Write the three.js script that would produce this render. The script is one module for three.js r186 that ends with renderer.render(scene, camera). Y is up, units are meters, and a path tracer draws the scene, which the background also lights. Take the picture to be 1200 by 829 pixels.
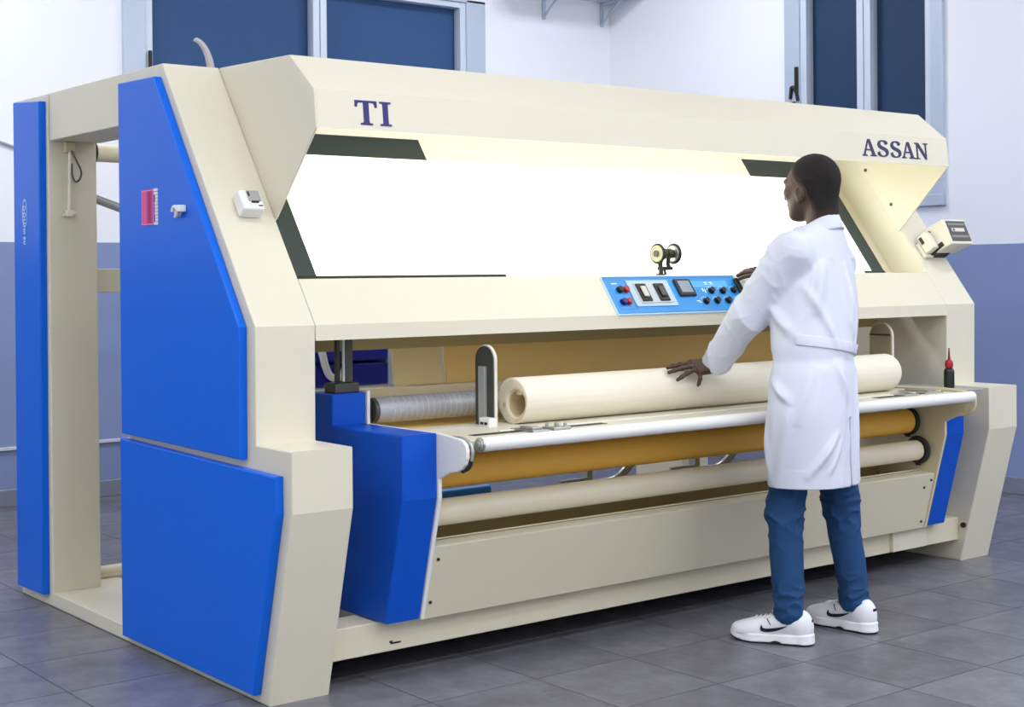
import * as THREE from 'three';
import { mergeGeometries, mergeVertices, toCreasedNormals } from 'three/addons/utils/BufferGeometryUtils.js';
import { RoundedBoxGeometry } from 'three/addons/geometries/RoundedBoxGeometry.js';
import { RectAreaLightUniformsLib } from 'three/addons/lights/RectAreaLightUniformsLib.js';
import { FontLoader } from 'three/addons/loaders/FontLoader.js';
import { TextGeometry } from 'three/addons/geometries/TextGeometry.js';
import { createNoise3D, createNoise2D } from 'simplex-noise';

// ------------------------------------------------------------ camera, lights, exposure
const scene = new THREE.Scene();
scene.background = new THREE.Color(0x000000);
const camera = new THREE.PerspectiveCamera(27.23, 1200 / 829, 0.05, 60);
camera.rotation.order = 'YXZ';
camera.position.set(-2.1981, 1.3169, 3.9249);
camera.rotation.set(THREE.MathUtils.degToRad(-0.4537), THREE.MathUtils.degToRad(-37.1152), THREE.MathUtils.degToRad(-0.5406));
camera.setViewOffset(1200, 829, 53.7, 78.7, 1200, 829);
const renderer = new THREE.WebGLRenderer({ antialias: true });
renderer.toneMapping = THREE.LinearToneMapping;
renderer.toneMappingExposure = 1.0;
renderer.shadowMap.enabled = true;
RectAreaLightUniformsLib.init();

const CEILING_Y = 4.1;
const CEILING_POWER = 13.2;       // radiance of the ceiling panels' lights
const SCREEN_GLOW = 1.0, SCREEN_POWER = 1.3;

// ------------------------------------------------------------ helpers
const V3 = (x, y, z) => new THREE.Vector3(x, y, z);
function seeded(s) { return () => { s |= 0; s = s + 0x6D2B79F5 | 0; let t = Math.imul(s ^ s >>> 15, 1 | s); t = t + Math.imul(t ^ t >>> 7, 61 | t) ^ t; return ((t ^ t >>> 14) >>> 0) / 4294967296; }; }
const rnd = seeded(11);
const noise3 = createNoise3D(seeded(5)), noise2 = createNoise2D(seeded(7));
const used = new Map();
function numbered(n) { const k = used.get(n) || 0; used.set(n, k + 1); return k ? `${n}_${String(k).padStart(3, '0')}` : n; }
function std(color, roughness = 0.5, metalness = 0, extra = {}) { return new THREE.MeshStandardMaterial({ color, roughness, metalness, ...extra }); }
function thing(name, label, category, pos = [0, 0, 0], group) {
  const o = new THREE.Group(); o.name = numbered(name); o.position.set(...pos); o.userData = { label, category };
  if (group) o.userData.group = group;
  scene.add(o); return o;
}
function put(name, geo, material, parent, label) {
  const g = Array.isArray(geo) ? mergeGeometries(geo.map(q => { const n = q.index ? q.toNonIndexed() : q; for (const k of Object.keys(n.attributes)) if (!['position', 'normal', 'uv'].includes(k)) n.deleteAttribute(k); if (!n.attributes.uv) n.setAttribute('uv', new THREE.BufferAttribute(new Float32Array(n.attributes.position.count * 2), 2)); return n; })) : geo;
  const m = new THREE.Mesh(g, material); m.name = parent === scene ? numbered(name) : name; m.castShadow = m.receiveShadow = true;
  if (label) m.userData.label = label;
  // parent groups stand at their base: geometry is given in world coordinates
  if (parent !== scene) { parent.updateWorldMatrix(true, false); const w = V3().setFromMatrixPosition(parent.matrixWorld); m.geometry.translate(-w.x, -w.y, -w.z); }
  parent.add(m); return m;
}
function putEach(name, geos, material, parent, label) { for (const g of geos) put(name, g, material, parent, label); }
function structure(name, geo, material, parent = scene) { const m = put(name, geo, material, parent); m.userData.kind = 'structure'; return m; }
// a box between two corners
function box(x0, x1, y0, y1, z0, z1, r = 0) {
  const sx = Math.abs(x1 - x0), sy = Math.abs(y1 - y0), sz = Math.abs(z1 - z0);
  const g = r ? new RoundedBoxGeometry(sx, sy, sz, 2, Math.min(r, sx / 2.01, sy / 2.01, sz / 2.01)) : new THREE.BoxGeometry(sx, sy, sz);
  g.translate((x0 + x1) / 2, (y0 + y1) / 2, (z0 + z1) / 2); return g;
}
// a prism along x from a profile of [z, y] points
function prism(pts, x0, x1, b = 0, hole) {
  const s = new THREE.Shape(pts.map(([z, y]) => new THREE.Vector2(-z, y)));
  if (hole) s.holes.push(new THREE.Path(hole.map(([z, y]) => new THREE.Vector2(-z, y))));
  const g = new THREE.ExtrudeGeometry(s, { depth: x1 - x0 - 2 * b, bevelEnabled: b > 0, bevelSize: b, bevelOffset: -b, bevelThickness: b, bevelSegments: 2, curveSegments: 24 });
  g.rotateY(Math.PI / 2); g.translate(x0 + b, 0, 0); return g;
}
// a cylinder along x
function rod(x0, x1, y, z, r, seg = 40) { const g = new THREE.CylinderGeometry(r, r, x1 - x0, seg); g.rotateZ(-Math.PI / 2); g.translate((x0 + x1) / 2, y, z); return g; }
function tube(points, r, seg = 40, closed = false) { return new THREE.TubeGeometry(new THREE.CatmullRomCurve3(points.map(p => V3(...p)), closed), seg, r, 10, closed); }
// canvas texture
function canvasTex(w, h, draw) { const c = document.createElement('canvas'); c.width = w; c.height = h; draw(c.getContext('2d'), w, h); const t = new THREE.CanvasTexture(c); t.colorSpace = THREE.SRGBColorSpace; t.anisotropy = 8; return t; }
function dataTex(n, fn, srgb = true) {
  const d = new Uint8Array(n * n * 4);
  for (let j = 0; j < n; j++) for (let i = 0; i < n; i++) { const [r, g, b] = fn(i / n, j / n); const k = (j * n + i) * 4; d[k] = r; d[k + 1] = g; d[k + 2] = b; d[k + 3] = 255; }
  const t = new THREE.DataTexture(d, n, n); t.magFilter = THREE.LinearFilter; t.minFilter = THREE.LinearMipmapLinearFilter; t.generateMipmaps = true;
  t.wrapS = t.wrapT = THREE.RepeatWrapping; if (srgb) t.colorSpace = THREE.SRGBColorSpace; t.needsUpdate = true; return t;
}

// ------------------------------------------------------------ machine dimensions (metres; x along the machine, z towards the viewer)
const L = 3.7806, w = 0.2154;
const P = { foot: [0, 0], knee: [0.153, 0.607], stepf: [0.153, 0.7945], stepb: [-0.064, 0.7955], bend: [-0.0607, 1.1615], lip: [-0.0587, 1.1117], top: [-0.6936, 2.0521], B: [-0.2052, 2.0382], C: [-0.0568, 1.9138], D: [-0.0444, 1.7885], E: [-0.2993, 1.5139] };
const s0 = V3(0, P.bend[1], P.bend[0]);
const sd = V3(0, P.top[1] - P.bend[1], P.top[0] - P.bend[0]).normalize();
const sn = V3(0, -sd.z, sd.y);
const slopeMatrix = new THREE.Matrix4().makeBasis(V3(1, 0, 0), sd, sn).setPosition(s0);
const slopePoint = (x, s, d = 0) => s0.clone().addScaledVector(sd, s).addScaledVector(sn, d).setX(x);
// a box lying on the sloping front plane: x range, distance up the slope, height above it
function slopeBox(x0, x1, a, b, d0, d1, r = 0) { const g = box(x0, x1, a, b, d0, d1, r); g.applyMatrix4(slopeMatrix); return g; }
function slopeGeo(g) { g.applyMatrix4(slopeMatrix); return g; }

// ------------------------------------------------------------ materials
const grain = dataTex(256, (u, v) => { const n = noise2(u * 9, v * 9) * 6 + noise2(u * 60, v * 60) * 3; return [128 + n * 6, 128 + n * 6, 128 + n * 6]; }, false);
const M = {
  cream: std(0xe1dbc5, 0.42), creamWorn: std(0xdad3b9, 0.48), creamIn: std(0xdccfa8, 0.55),
  blue: new THREE.MeshPhysicalMaterial({ color: 0x0068e2, roughness: 0.32, specularIntensity: 0.55 }), blueDeep: new THREE.MeshPhysicalMaterial({ color: 0x0052c4, roughness: 0.4, specularIntensity: 0.5 }),
  white: std(0xeeeeea, 0.4), offWhite: std(0xe6e1d0, 0.45), roller: std(0xefe5c9, 0.4),
  ochre: std(0xf7bd4c, 0.5), ochreBoard: std(0xfdd681, 0.5), tanBoard: std(0xf7deA0, 0.55),
  steel: std(0xb9bbb8, 0.32, 0.75), darkSteel: std(0x55554f, 0.45, 0.5), greySheet: std(0xa8aca8, 0.4, 0.3),
  black: std(0x14150f, 0.5), rubber: std(0x2a2a26, 0.7), navyInk: std(0x18116e, 0.45), inkDark: std(0x262258, 0.45),
  darkGlass: std(0x2e4048, 0.25, 0.1), greyRoll: std(0xb7bac0, 0.45, 0.25), red: std(0xa8171f, 0.4),
  fabric: std(0xf0e9d6, 0.85), card: std(0xd9c59a, 0.85),
};

// ------------------------------------------------------------ the room
const ZB = -4.415, XR = 5.526, XL = -4.6, ZF = 6.2;
const wallWhite = std(0xf9fbff, 0.7), wallBlue = std(0x8a9ac2, 0.6), baseGrey = std(0x868b9b, 0.5), plaster = std(0xf8f7f3, 0.8);
function wallWithHole(x0, x1, y0, y1, holes) {
  const s = new THREE.Shape([[x0, y0], [x1, y0], [x1, y1], [x0, y1]].map(p => new THREE.Vector2(...p)));
  for (const [a, b, c, d] of holes) s.holes.push(new THREE.Path([[a, c], [b, c], [b, d], [a, d]].map(p => new THREE.Vector2(...p))));
  return new THREE.ExtrudeGeometry(s, { depth: 0.2, bevelEnabled: false });
}
const WIN1 = [1.506, 4.287, 1.70, 3.28], WIN2 = [-2.655, -1.418, 1.714, 3.28];
{ const g = wallWithHole(XL, XR + 0.2, 0, CEILING_Y, [WIN1]); g.translate(0, 0, ZB - 0.2); structure('wall_back', g, wallWhite); }
{ const g = wallWithHole(-ZF, -ZB, 0, CEILING_Y, [[-WIN2[1], -WIN2[0], WIN2[2], WIN2[3]]]); g.rotateY(Math.PI / 2); g.translate(XR, 0, 0); structure('wall_right', g, wallWhite); }
structure('wall_left', box(XL - 0.2, XL, 0, CEILING_Y, ZB - 0.2, ZF), plaster);
structure('wall_front', box(XL - 0.2, XR + 0.2, 0, CEILING_Y, ZF, ZF + 0.2), plaster);
structure('ceiling', box(XL - 0.2, XR + 0.2, CEILING_Y, CEILING_Y + 0.2, ZB - 0.2, ZF + 0.2), plaster);
structure('trim_1', box(XL, XR, 0.1, 1.532, ZB, ZB + 0.004), wallBlue);              // painted dado band
structure('trim_2', box(XR - 0.004, XR, 0.1, 1.47, ZB, ZF), wallBlue);
structure('baseboard_back', box(XL, XR, 0, 0.096, ZB, ZB + 0.014, 0.004), baseGrey);
structure('baseboard_right', box(XR - 0.014, XR, 0, 0.1, ZB, ZF, 0.004), baseGrey);
structure('trim_3', box(XL, 1.9, 0.325, 0.345, ZB + 0.004, ZB + 0.02, 0.004), std(0xd5dae6, 0.5));   // surface conduit low on the back wall

// windows: aluminium frames, navy blinds behind glass
const alu = std(0xc2cedd, 0.4, 0.2), aluLight = std(0xd6e0ec, 0.4, 0.15), blindNavy = std(0x265184, 0.75), blindDark = std(0x17395c, 0.75);
const pane = new THREE.MeshPhysicalMaterial({ color: 0xffffff, transmission: 1, thickness: 0, roughness: 0.25, ior: 1.12 });
function windowUnit(name, W, cols, toWorld, blindMat) {
  // W = [a0, a1, y0, y1] along the wall; toWorld turns (a, y, depth-into-room) boxes into place
  const root = new THREE.Group(); root.name = name; root.userData.kind = 'structure'; scene.add(root);
  const add = (n, g, m) => put(n, Array.isArray(g) ? g.map(toWorld) : toWorld(g), m, root);
  const [a0, a1, y0, y1] = W;
  add('frame', [box(a0, cols[0][0] - 0.05, y0, y1, -0.1, 0.03, 0.004), box(cols.at(-1)[1] + 0.05, a1, y0, y1, -0.1, 0.03, 0.004), box(a0, a1, y0, y0 + 0.07, -0.1, 0.032, 0.004), box(a0, a1, y1 - 0.02, y1, -0.1, 0.03, 0.004)], alu);
  cols.forEach(([c0, c1], i) => {
    const sash = [box(c0 - 0.05, c0, y0 + 0.07, y1 - 0.02, -0.06, 0.015, 0.004), box(c1, c1 + 0.05, y0 + 0.07, y1 - 0.02, -0.06, 0.015, 0.004), box(c0, c1, y0 + 0.07, y0 + 0.13, -0.06, 0.015, 0.004), box(c0, c1, y1 - 0.06, y1 - 0.02, -0.06, 0.015, 0.004)];
    add('sash', sash, aluLight);
    add('pane', box(c0, c1, y0 + 0.13, y1 - 0.06, -0.03, -0.026), pane);
    add('blind', box(c0 - 0.03, c1 + 0.03, y0 + 0.1, y1 - 0.03, -0.085, -0.075), blindMat);
  });
  return root;
}
const onBack = g => { g.translate(0, 0, ZB); return g; };
const win1 = windowUnit('window_1', WIN1, [[1.702, 2.852], [2.958, 4.07]], onBack, blindNavy);
const onRight = g => { g.rotateY(-Math.PI / 2); g.translate(XR, 0, 0); return g; };          // a -> z, depth -> -x
const win2 = windowUnit('window_2', WIN2, [[-2.479, -2.068], [-1.961, -1.552]], onRight, blindDark);
put('handle', [onBack(box(1.655, 1.685, 2.56, 2.60, 0.015, 0.045, 0.006)), onBack(box(1.662, 1.684, 2.58, 2.71, 0.03, 0.05, 0.006))], M.black, win1);
put('handle', [onRight(box(-2.585, -2.555, 2.42, 2.46, 0.015, 0.045, 0.006)), onRight(tube([[-2.60, 2.48, 0.035], [-2.58, 2.56, 0.04], [-2.545, 2.52, 0.04], [-2.535, 2.46, 0.035]], 0.012, 20)), onRight(box(-2.555, -2.53, 2.52, 2.69, 0.03, 0.05, 0.006))], M.black, win2);

// tiled floor: dark grout bed, single tiles where the photo shows them large, the rest joined
{
  const floor = structure('floor', box(XL - 0.2, XR + 0.2, -0.2, -0.006, ZB - 0.2, ZF + 0.2), std(0x3a3a42, 0.8));
  const px = 0.417, pz = 0.412, ox = -0.42, oz = 0.687, gap = 0.004;
  const mats = [];
  for (let k = 0; k < 5; k++) {
    const q = k * 13.7, tint = [0, 5, -5, 2, -3][k];
    const t = dataTex(192, (u, v) => {
      const a = noise2(u * 2.2 + q, v * 2.2 - q), b = noise2(u * 7 - q, v * 5 + q), c = noise2(u * 26 + q, v * 22), s = Math.max(0, noise2(u * 3 + q * 2, v * 14) - 0.55) * 30;
      const l = 113 + tint + a * 9 + b * 6 + c * 3 + s;
      return [l * 1.0, l * 1.0, l * 1.055];
    });
    mats.push(new THREE.MeshStandardMaterial({ map: t, roughness: 0.36, bumpMap: grain, bumpScale: 0.0004 }));
  }
  camera.updateMatrixWorld(); camera.updateProjectionMatrix();
  const cells = [];
  for (let i = -11; i < 16; i++) for (let j = -14; j < 15; j++) {
    const x0 = Math.max(ox + i * px, XL), x1 = Math.min(ox + (i + 1) * px, XR), z0 = Math.max(oz + j * pz, ZB), z1 = Math.min(oz + (j + 1) * pz, ZF);
    if (x1 - x0 < 0.02 || z1 - z0 < 0.02) continue;
    const c = V3((x0 + x1) / 2, 0, (z0 + z1) / 2), n = c.clone().project(camera), dist = c.distanceTo(camera.position);
    const ahead = c.clone().applyMatrix4(camera.matrixWorldInverse).z < 0;
    cells.push({ x0, x1, z0, z1, dist, seen: ahead && Math.abs(n.x) < 1.12 && n.y < 0.9 && n.y > -1.25 });
  }
  cells.sort((a, b) => (b.seen - a.seen) || a.dist - b.dist);
  const rest = [], shared = new THREE.BoxGeometry(px - gap, 0.012, pz - gap);
  cells.forEach((c, k) => {
    const full = Math.abs(c.x1 - c.x0 - px) < 1e-6 && Math.abs(c.z1 - c.z0 - pz) < 1e-6;
    const g = full ? shared : new THREE.BoxGeometry(c.x1 - c.x0 - gap, 0.012, c.z1 - c.z0 - gap);
    const cx = (c.x0 + c.x1) / 2, cz = (c.z0 + c.z1) / 2;
    if (k < 290 && c.seen) {
      const m = new THREE.Mesh(g, mats[Math.floor(rnd() * 5)]); m.name = 'tile'; m.position.set(cx, -0.006, cz); m.rotation.y = full && Math.abs(px - pz) < 0.001 ? Math.PI : 0; m.receiveShadow = true; floor.add(m);
    } else rest.push(g.clone().translate(cx, -0.006, cz));
  });
  if (rest.length) { const m = put('tile_field', rest, mats[0], floor); m.userData.kind = 'stuff'; }
}

// unseen ceiling lamps, added to light the room
const lampGlow = new THREE.MeshStandardMaterial({ color: 0xffffff, emissive: 0xf4f8ff, emissiveIntensity: 1.2, roughness: 0.6 });
[[-3.4, -2.6], [0.2, -2.8], [3.8, -2.6], [-3.4, 1.0], [0.2, 1.4], [4.0, 1.4], [-3.4, 3.4], [-0.6, 3.5], [2.2, 3.5], [4.7, 3.4], [-3.4, 5.4], [-0.6, 5.4], [2.2, 5.4], [4.7, 5.4]].forEach(([x, z], i) => {
  const where = (z < -1 ? 'rear' : z < 2 ? 'middle' : z < 4.5 ? 'front' : 'far front') + ' row, ' + (x < -2 ? 'far left' : x < 1 ? 'centre left' : x < 3 ? 'centre right' : 'far right');
  const t = thing('added_ceiling_light', `added long white ceiling light panel in the ${where} of the ceiling`, 'ceiling light', [x, CEILING_Y, z], 'added ceiling light panels');
  put('housing', [box(x - 0.72, x + 0.72, CEILING_Y - 0.06, CEILING_Y, z - 0.32, z + 0.32, 0.01)], M.white, t);
  put('diffuser', [box(x - 0.68, x + 0.68, CEILING_Y - 0.066, CEILING_Y - 0.06, z - 0.28, z + 0.28)], lampGlow, t);
  const l = new THREE.RectAreaLight(0xf1f4fe, CEILING_POWER * (z > 4.5 ? 1.1 : z > 3 ? 0.85 : z > 0 ? 1.1 : 1.5), 1.36, 0.56); l.name = 'lamp_light'; l.position.set(0, -0.075, 0); l.rotation.x = -Math.PI / 2; t.add(l);
});

// wall shelf on brackets above the corner (only its brackets reach down into the picture)
{
  const t = thing('wall_shelf', 'pale wall shelf on thin metal brackets in the upper corner beside the blue window', 'shelf', [5.0, 3.3, ZB]);
  put('board', box(4.36, 5.52, 3.40, 3.43, ZB + 0.002, ZB + 0.42, 0.004), aluLight, t);
  for (const x of [4.857, 5.44]) put('bracket', [box(x - 0.014, x + 0.014, 3.215, 3.40, ZB + 0.001, ZB + 0.016, 0.003), box(x - 0.014, x + 0.014, 3.38, 3.40, ZB + 0.001, ZB + 0.36, 0.003), tube([[x, 3.235, ZB + 0.014], [x, 3.30, ZB + 0.09], [x, 3.388, ZB + 0.22]], 0.008, 8)], alu, t);
}
// cable on the wall behind the rear post
{ const m = put('wall_cable', tube([[0.40, 2.12, ZB + 0.012], [0.60, 2.13, ZB + 0.012], [0.75, 2.107, ZB + 0.012], [0.83, 2.083, ZB + 0.014], [0.95, 2.06, ZB + 0.012], [1.2, 2.06, ZB + 0.012]], 0.008, 50), std(0xa6b0bf, 0.5), scene); m.userData = { label: 'thin grey cable sagging along the white wall beside the rear blue post', category: 'cable' }; }

// cabinet standing behind the machine, seen through the gap under its beam
{
  const t = thing('storage_cabinet', 'navy and white cabinet standing behind the machine, glimpsed through the gap under its beam', 'cabinet', [1.9, 0, -2.75]);
  put('body', box(1.50, 2.165, 0, 0.745, -2.98, -2.52, 0.01), M.white, t);
  put('upper_case', [box(1.50, 2.14, 0.745, 0.86, -2.97, -2.50, 0.01), box(1.50, 2.14, 0.872, 1.12, -2.97, -2.50, 0.01)], std(0x10229a, 0.35), t, 'navy blue upper case');
  put('edge_strip', box(2.14, 2.175, 0.735, 1.12, -2.97, -2.495, 0.006), std(0xc9d3ee, 0.4), t);
  put('handle', tube([[1.71, 1.04, -2.485], [1.715, 0.93, -2.475], [1.765, 0.80, -2.47], [1.83, 0.80, -2.47], [1.865, 0.90, -2.475], [1.868, 1.04, -2.485]], 0.02, 40), M.white, t, 'white loop handle');
}

// ------------------------------------------------------------ the fabric inspection machine
const mc = thing('inspection_machine', 'large cream and blue fabric inspection machine with a glowing slanted screen', 'machine', [0, 0, 0]);
const part = (n, g, m, label) => put(n, g, m, mc, label);

function sideFrame(x0, outer) {
  const f = part('side_frame', [
    prism([P.foot, P.knee, P.stepf, P.stepb, P.bend, P.top, [-1.725, 2.058], [-1.725, 1.868], [-1.0, 1.868], [-1.0, 0.0]], x0, x0 + w, 0.004),
  ], M.cream);
  const o = outer < 0 ? x0 - 0.03 : x0 + w, o2 = o + 0.03;
  put('cover_panel', prism([[-0.998, 0.760], [-0.116, 0.748], [-0.112, 1.161], [-0.700, 2.006], [-0.998, 2.014]], o, o2, 0.005), M.blue, f, 'upper blue side panel');
  put('cover_panel', prism([[-1.012, 0.030], [-0.045, 0.028], [0.106, 0.604], [0.104, 0.718], [-1.012, 0.742]], o, o2, 0.005), M.blue, f, 'lower blue side panel');
  const p = part('rear_post', prism([[-2.11, 0.05], [-1.742, 0.05], [-1.742, 2.058], [-2.11, 2.062]], x0, x0 + w - 0.012, 0.005), M.cream);
  put('cover_panel', prism([[-2.062, 0.04], [-1.778, 0.046], [-1.762, 2.028], [-2.05, 2.05]], o, o2, 0.005), M.blue, p, 'tall blue panel');
  part('floor_sill', prism([[-2.09, 0.0], [-1.0, 0.0], [-1.0, 0.052], [-2.09, 0.058]], x0 + 0.001, x0 + w + 0.12, 0.004), M.cream);
  return [f, p];
}
const [frameL, postL] = sideFrame(0, -1);
const [frameR] = sideFrame(L - w, 1);

// markings and fittings on the left side
{
  const tex = canvasTex(256, 512, (c, W, H) => {
    c.fillStyle = '#c0207a'; c.fillRect(0, 0, W, H); c.fillStyle = '#e0559a'; c.fillRect(30, 20, 80, H - 40);
    c.strokeStyle = '#f1a9cf'; c.lineWidth = 10; c.strokeRect(14, 14, W - 28, H - 28); c.fillStyle = '#8f1a58'; c.fillRect(150, 40, 40, H - 80);
  });
  put('notice_plate', [box(-0.032, -0.0302, 1.498, 1.621, -0.805, -0.705)], std(0xffffff, 0.5, 0, { map: tex }), frameL, 'magenta notice sticker');
  const mk = []; const r = seeded(31);
  for (let k = 0; k < 11; k++) { const y = 1.498 + k * 0.0115; const big = k < 1 || k > 8; mk.push(box(-0.0325, -0.0302, y, y + (big ? 0.009 : 0.0095), -0.692 - (big ? 0.012 : 0.003) + 0.01 * (r() - 0.5) * 0.6, -0.675)); }
  putEach('letter_mark', mk, M.white, frameL, 'white vertical lettering beside the sticker');
  const lock = []; lock.push(new THREE.CylinderGeometry(0.017, 0.017, 0.012, 24).rotateZ(Math.PI / 2).translate(-0.036, 1.535, -0.512));
  lock.push(new THREE.TorusGeometry(0.017, 0.006, 8, 24, 4.4).rotateY(Math.PI / 2).translate(-0.048, 1.535, -0.512), box(-0.06, -0.03, 1.533, 1.556, -0.486, -0.462, 0.004));
  put('lock', lock, M.white, frameL, 'white swivel lock');
  put('lock_keyhole', new THREE.CylinderGeometry(0.008, 0.008, 0.006, 16).rotateZ(Math.PI / 2).translate(-0.045, 1.535, -0.498), M.black, frameL);
  // socket on the sloping column
  const so = put('power_socket', [slopeBox(0.079, 0.158, 0.425, 0.505, 0, 0.052, 0.008)], M.white, frameL, 'white socket box');
  put('socket_face', [slopeBox(0.104, 0.150, 0.456, 0.498, 0.052, 0.056, 0.003)], M.greySheet, frameL);
  putEach('socket_hole', [slopeBox(0.106, 0.112, 0.474, 0.492, 0.056, 0.0575), slopeBox(0.112, 0.138, 0.449, 0.453, 0.052, 0.0575), slopeBox(0.135, 0.150, 0.436, 0.440, 0.052, 0.0535)], M.black, frameL);
  // maker's mark on the rear post panel: ring with letters and a line of letters, running down the panel
  const font = await new FontLoader().loadAsync('fonts/droid/droid_sans_bold.typeface.json');
  const word = (s, size) => { const g = new TextGeometry(s, { font, size, depth: 0.0015, curveSegments: 4 }); g.computeBoundingBox(); g.translate(-(g.boundingBox.max.x + g.boundingBox.min.x) / 2, -(g.boundingBox.max.y + g.boundingBox.min.y) / 2, 0); g.rotateZ(-Math.PI / 2); g.rotateY(-Math.PI / 2); return g; };
  const ring = new THREE.TorusGeometry(0.024, 0.0022, 6, 40); ring.scale(1.0, 2.3, 0.5); ring.rotateY(-Math.PI / 2);
  put('maker_mark', [ring.translate(-0.0312, 1.585, -1.925), word('OOU', 0.026).translate(-0.0305, 1.58, -1.93), word('M SU', 0.021).translate(-0.0305, 1.49, -1.93)], std(0xbfe2fb, 0.4), postL, 'pale blue ring emblem with letters');
  // cable with plug on the rear post
  put('cable_clip', box(0.062, 0.104, 1.825, 1.866, -1.742, -1.715, 0.004), M.creamIn, postL);
  put('hanging_cable', [tube([[0.082, 1.83, -1.72], [0.08, 1.75, -1.718], [0.079, 1.66, -1.722], [0.077, 1.585, -1.722]], 0.007, 30)], M.offWhite, postL, 'white lamp cable');
  put('cable_loop', tube([[0.086, 1.83, -1.716], [0.103, 1.79, -1.705], [0.12, 1.745, -1.70], [0.112, 1.715, -1.70], [0.098, 1.705, -1.702], [0.087, 1.73, -1.71], [0.086, 1.78, -1.714]], 0.004, 40), M.darkSteel, postL, 'dark cable loop');
  put('plug', [box(0.063, 0.09, 1.565, 1.592, -1.738, -1.71, 0.005), box(0.088, 0.104, 1.575, 1.588, -1.73, -1.714, 0.003), box(0.052, 0.064, 1.568, 1.578, -1.73, -1.718, 0.003)], M.offWhite, postL);
}

// hood with lettering
{
  const T = 0.012, ins = ([z, y], dz, dy) => [z + dz, y + dy];
  const h = part('hood', prism([P.top, P.B, P.C, P.D, ins(P.D, -T, 0), ins(P.C, -T, -0.006), ins(P.B, -0.005, -T), ins(P.top, 0.006, -T)], w + 0.008, L - w - 0.008, 0.002), M.cream);
  for (const [a, b] of [[w + 0.0005, w + 0.009], [L - w - 0.009, L - w - 0.0005]]) {
    const c = put('end_cap', prism([[P.top[0] - 0.016, P.top[1] - 0.012], [P.top[0] + 0.006, P.top[1]], P.B, P.C, P.D, P.E, [P.E[0] - 0.016, P.E[1] - 0.012]], a, b, 0.003), M.cream, h);
  }
  const sx = L - w - 0.009;
  putEach('screw', [[1.80, -0.50], [1.63, -0.355]].map(([y, z]) => new THREE.CylinderGeometry(0.008, 0.008, 0.006, 12).rotateZ(Math.PI / 2).translate(sx, y, z)), M.darkSteel, h);
  const bold = await new FontLoader().loadAsync('fonts/droid/droid_serif_bold.typeface.json');
  const tilt = Math.atan2(P.D[0] - P.C[0], P.C[1] - P.D[1]);
  const letter = (ch, f, x0, x1, y0, y1, m) => {
    const g = new TextGeometry(ch, { font: f, size: 0.1, depth: 0.002, curveSegments: 6 }); g.computeBoundingBox(); const b = g.boundingBox;
    g.translate(-b.min.x, -b.min.y, 0); g.scale((x1 - x0) / (b.max.x - b.min.x), (y1 - y0) / (b.max.y - b.min.y), 1);
    g.rotateX(-tilt); const z = P.D[0] + (P.C[0] - P.D[0]) * (y0 - P.D[1]) / (P.C[1] - P.D[1]);
    g.translate(x0, y0, z); put('letter', g, m, h);
  };
  letter('T', bold, 0.366, 0.452, 1.806, 1.886, M.navyInk); letter('I', bold, 0.462, 0.507, 1.806, 1.886, M.navyInk);
  [['A', 2.947, 3.045], ['S', 3.052, 3.130], ['S', 3.143, 3.219], ['A', 3.222, 3.317], ['N', 3.318, 3.415]].forEach(([c, a, b]) => letter(c, bold, a, b, 1.813, 1.887, M.inkDark));
}

// glowing screen, sunk behind the sloping plane
{
  const d0 = -0.166, d1 = -0.156;
  part('screen_housing', [slopeBox(w, L - w, 0.10, 1.09, -0.20, -0.166), slopeBox(w, 0.27, 0.17, 1.09, d0, d1), slopeBox(3.508, L - w, 0.17, 1.09, d0, d1), slopeBox(w, L - w, 1.09, 1.12, d0, d1)], M.cream, 'cream screen surround');
  const glow = new THREE.MeshStandardMaterial({ color: 0xffffff, emissive: 0xfdfff2, emissiveIntensity: SCREEN_GLOW, roughness: 0.6 });
  const addedGlow = new THREE.MeshStandardMaterial({ color: 0xffffff, emissive: 0xfdfade, emissiveIntensity: SCREEN_GLOW * 0.3, roughness: 0.7 });  // weak glow added so the cream band above the screen reads brighter
  const sc = part('light_screen', slopeBox(0.405, 3.418, 0.27, 0.848, d0, d1), glow, 'bright white backlit screen');
  for (const [a, b, c, d] of [[0.27, 0.405, 0.30, 0.95], [3.418, 3.508, 0.30, 0.95], [0.405, 1.10, 0.848, 0.95], [2.945, 3.418, 0.848, 0.95]]) put('glass_strip', slopeBox(a, b, c, d, d0, d1 + 0.001), M.darkGlass, sc, 'dark glass strip');
  put('upper_glow_band', [slopeBox(1.10, 2.945, 0.848, 0.95, d0, d1), slopeBox(0.27, 3.508, 0.95, 1.09, d0, d1)], addedGlow, sc, 'cream band above the screen with a weak added glow');
  putEach('lower_seal', [slopeBox(0.27, 1.23, 0.27, 0.30, d0, d1 + 0.004), slopeBox(3.36, 3.508, 0.27, 0.30, d0, d1 + 0.004)], M.black, sc);
  const l = new THREE.RectAreaLight(0xfeffec, SCREEN_POWER, 3.0, 0.54); l.name = 'screen_light';
  const c = slopePoint(1.91, 0.575, d1 + 0.006); l.position.copy(c); l.lookAt(c.clone().sub(sn)); 
  // a RectAreaLight shines along its own -z; lookAt turns +z to the target for lights
  const q = new THREE.Matrix4().makeBasis(V3(1, 0, 0), sd, sn); l.quaternion.setFromRotationMatrix(new THREE.Matrix4().multiplyMatrices(q, new THREE.Matrix4().makeRotationY(Math.PI)));
  mc.add(l);
}

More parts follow.
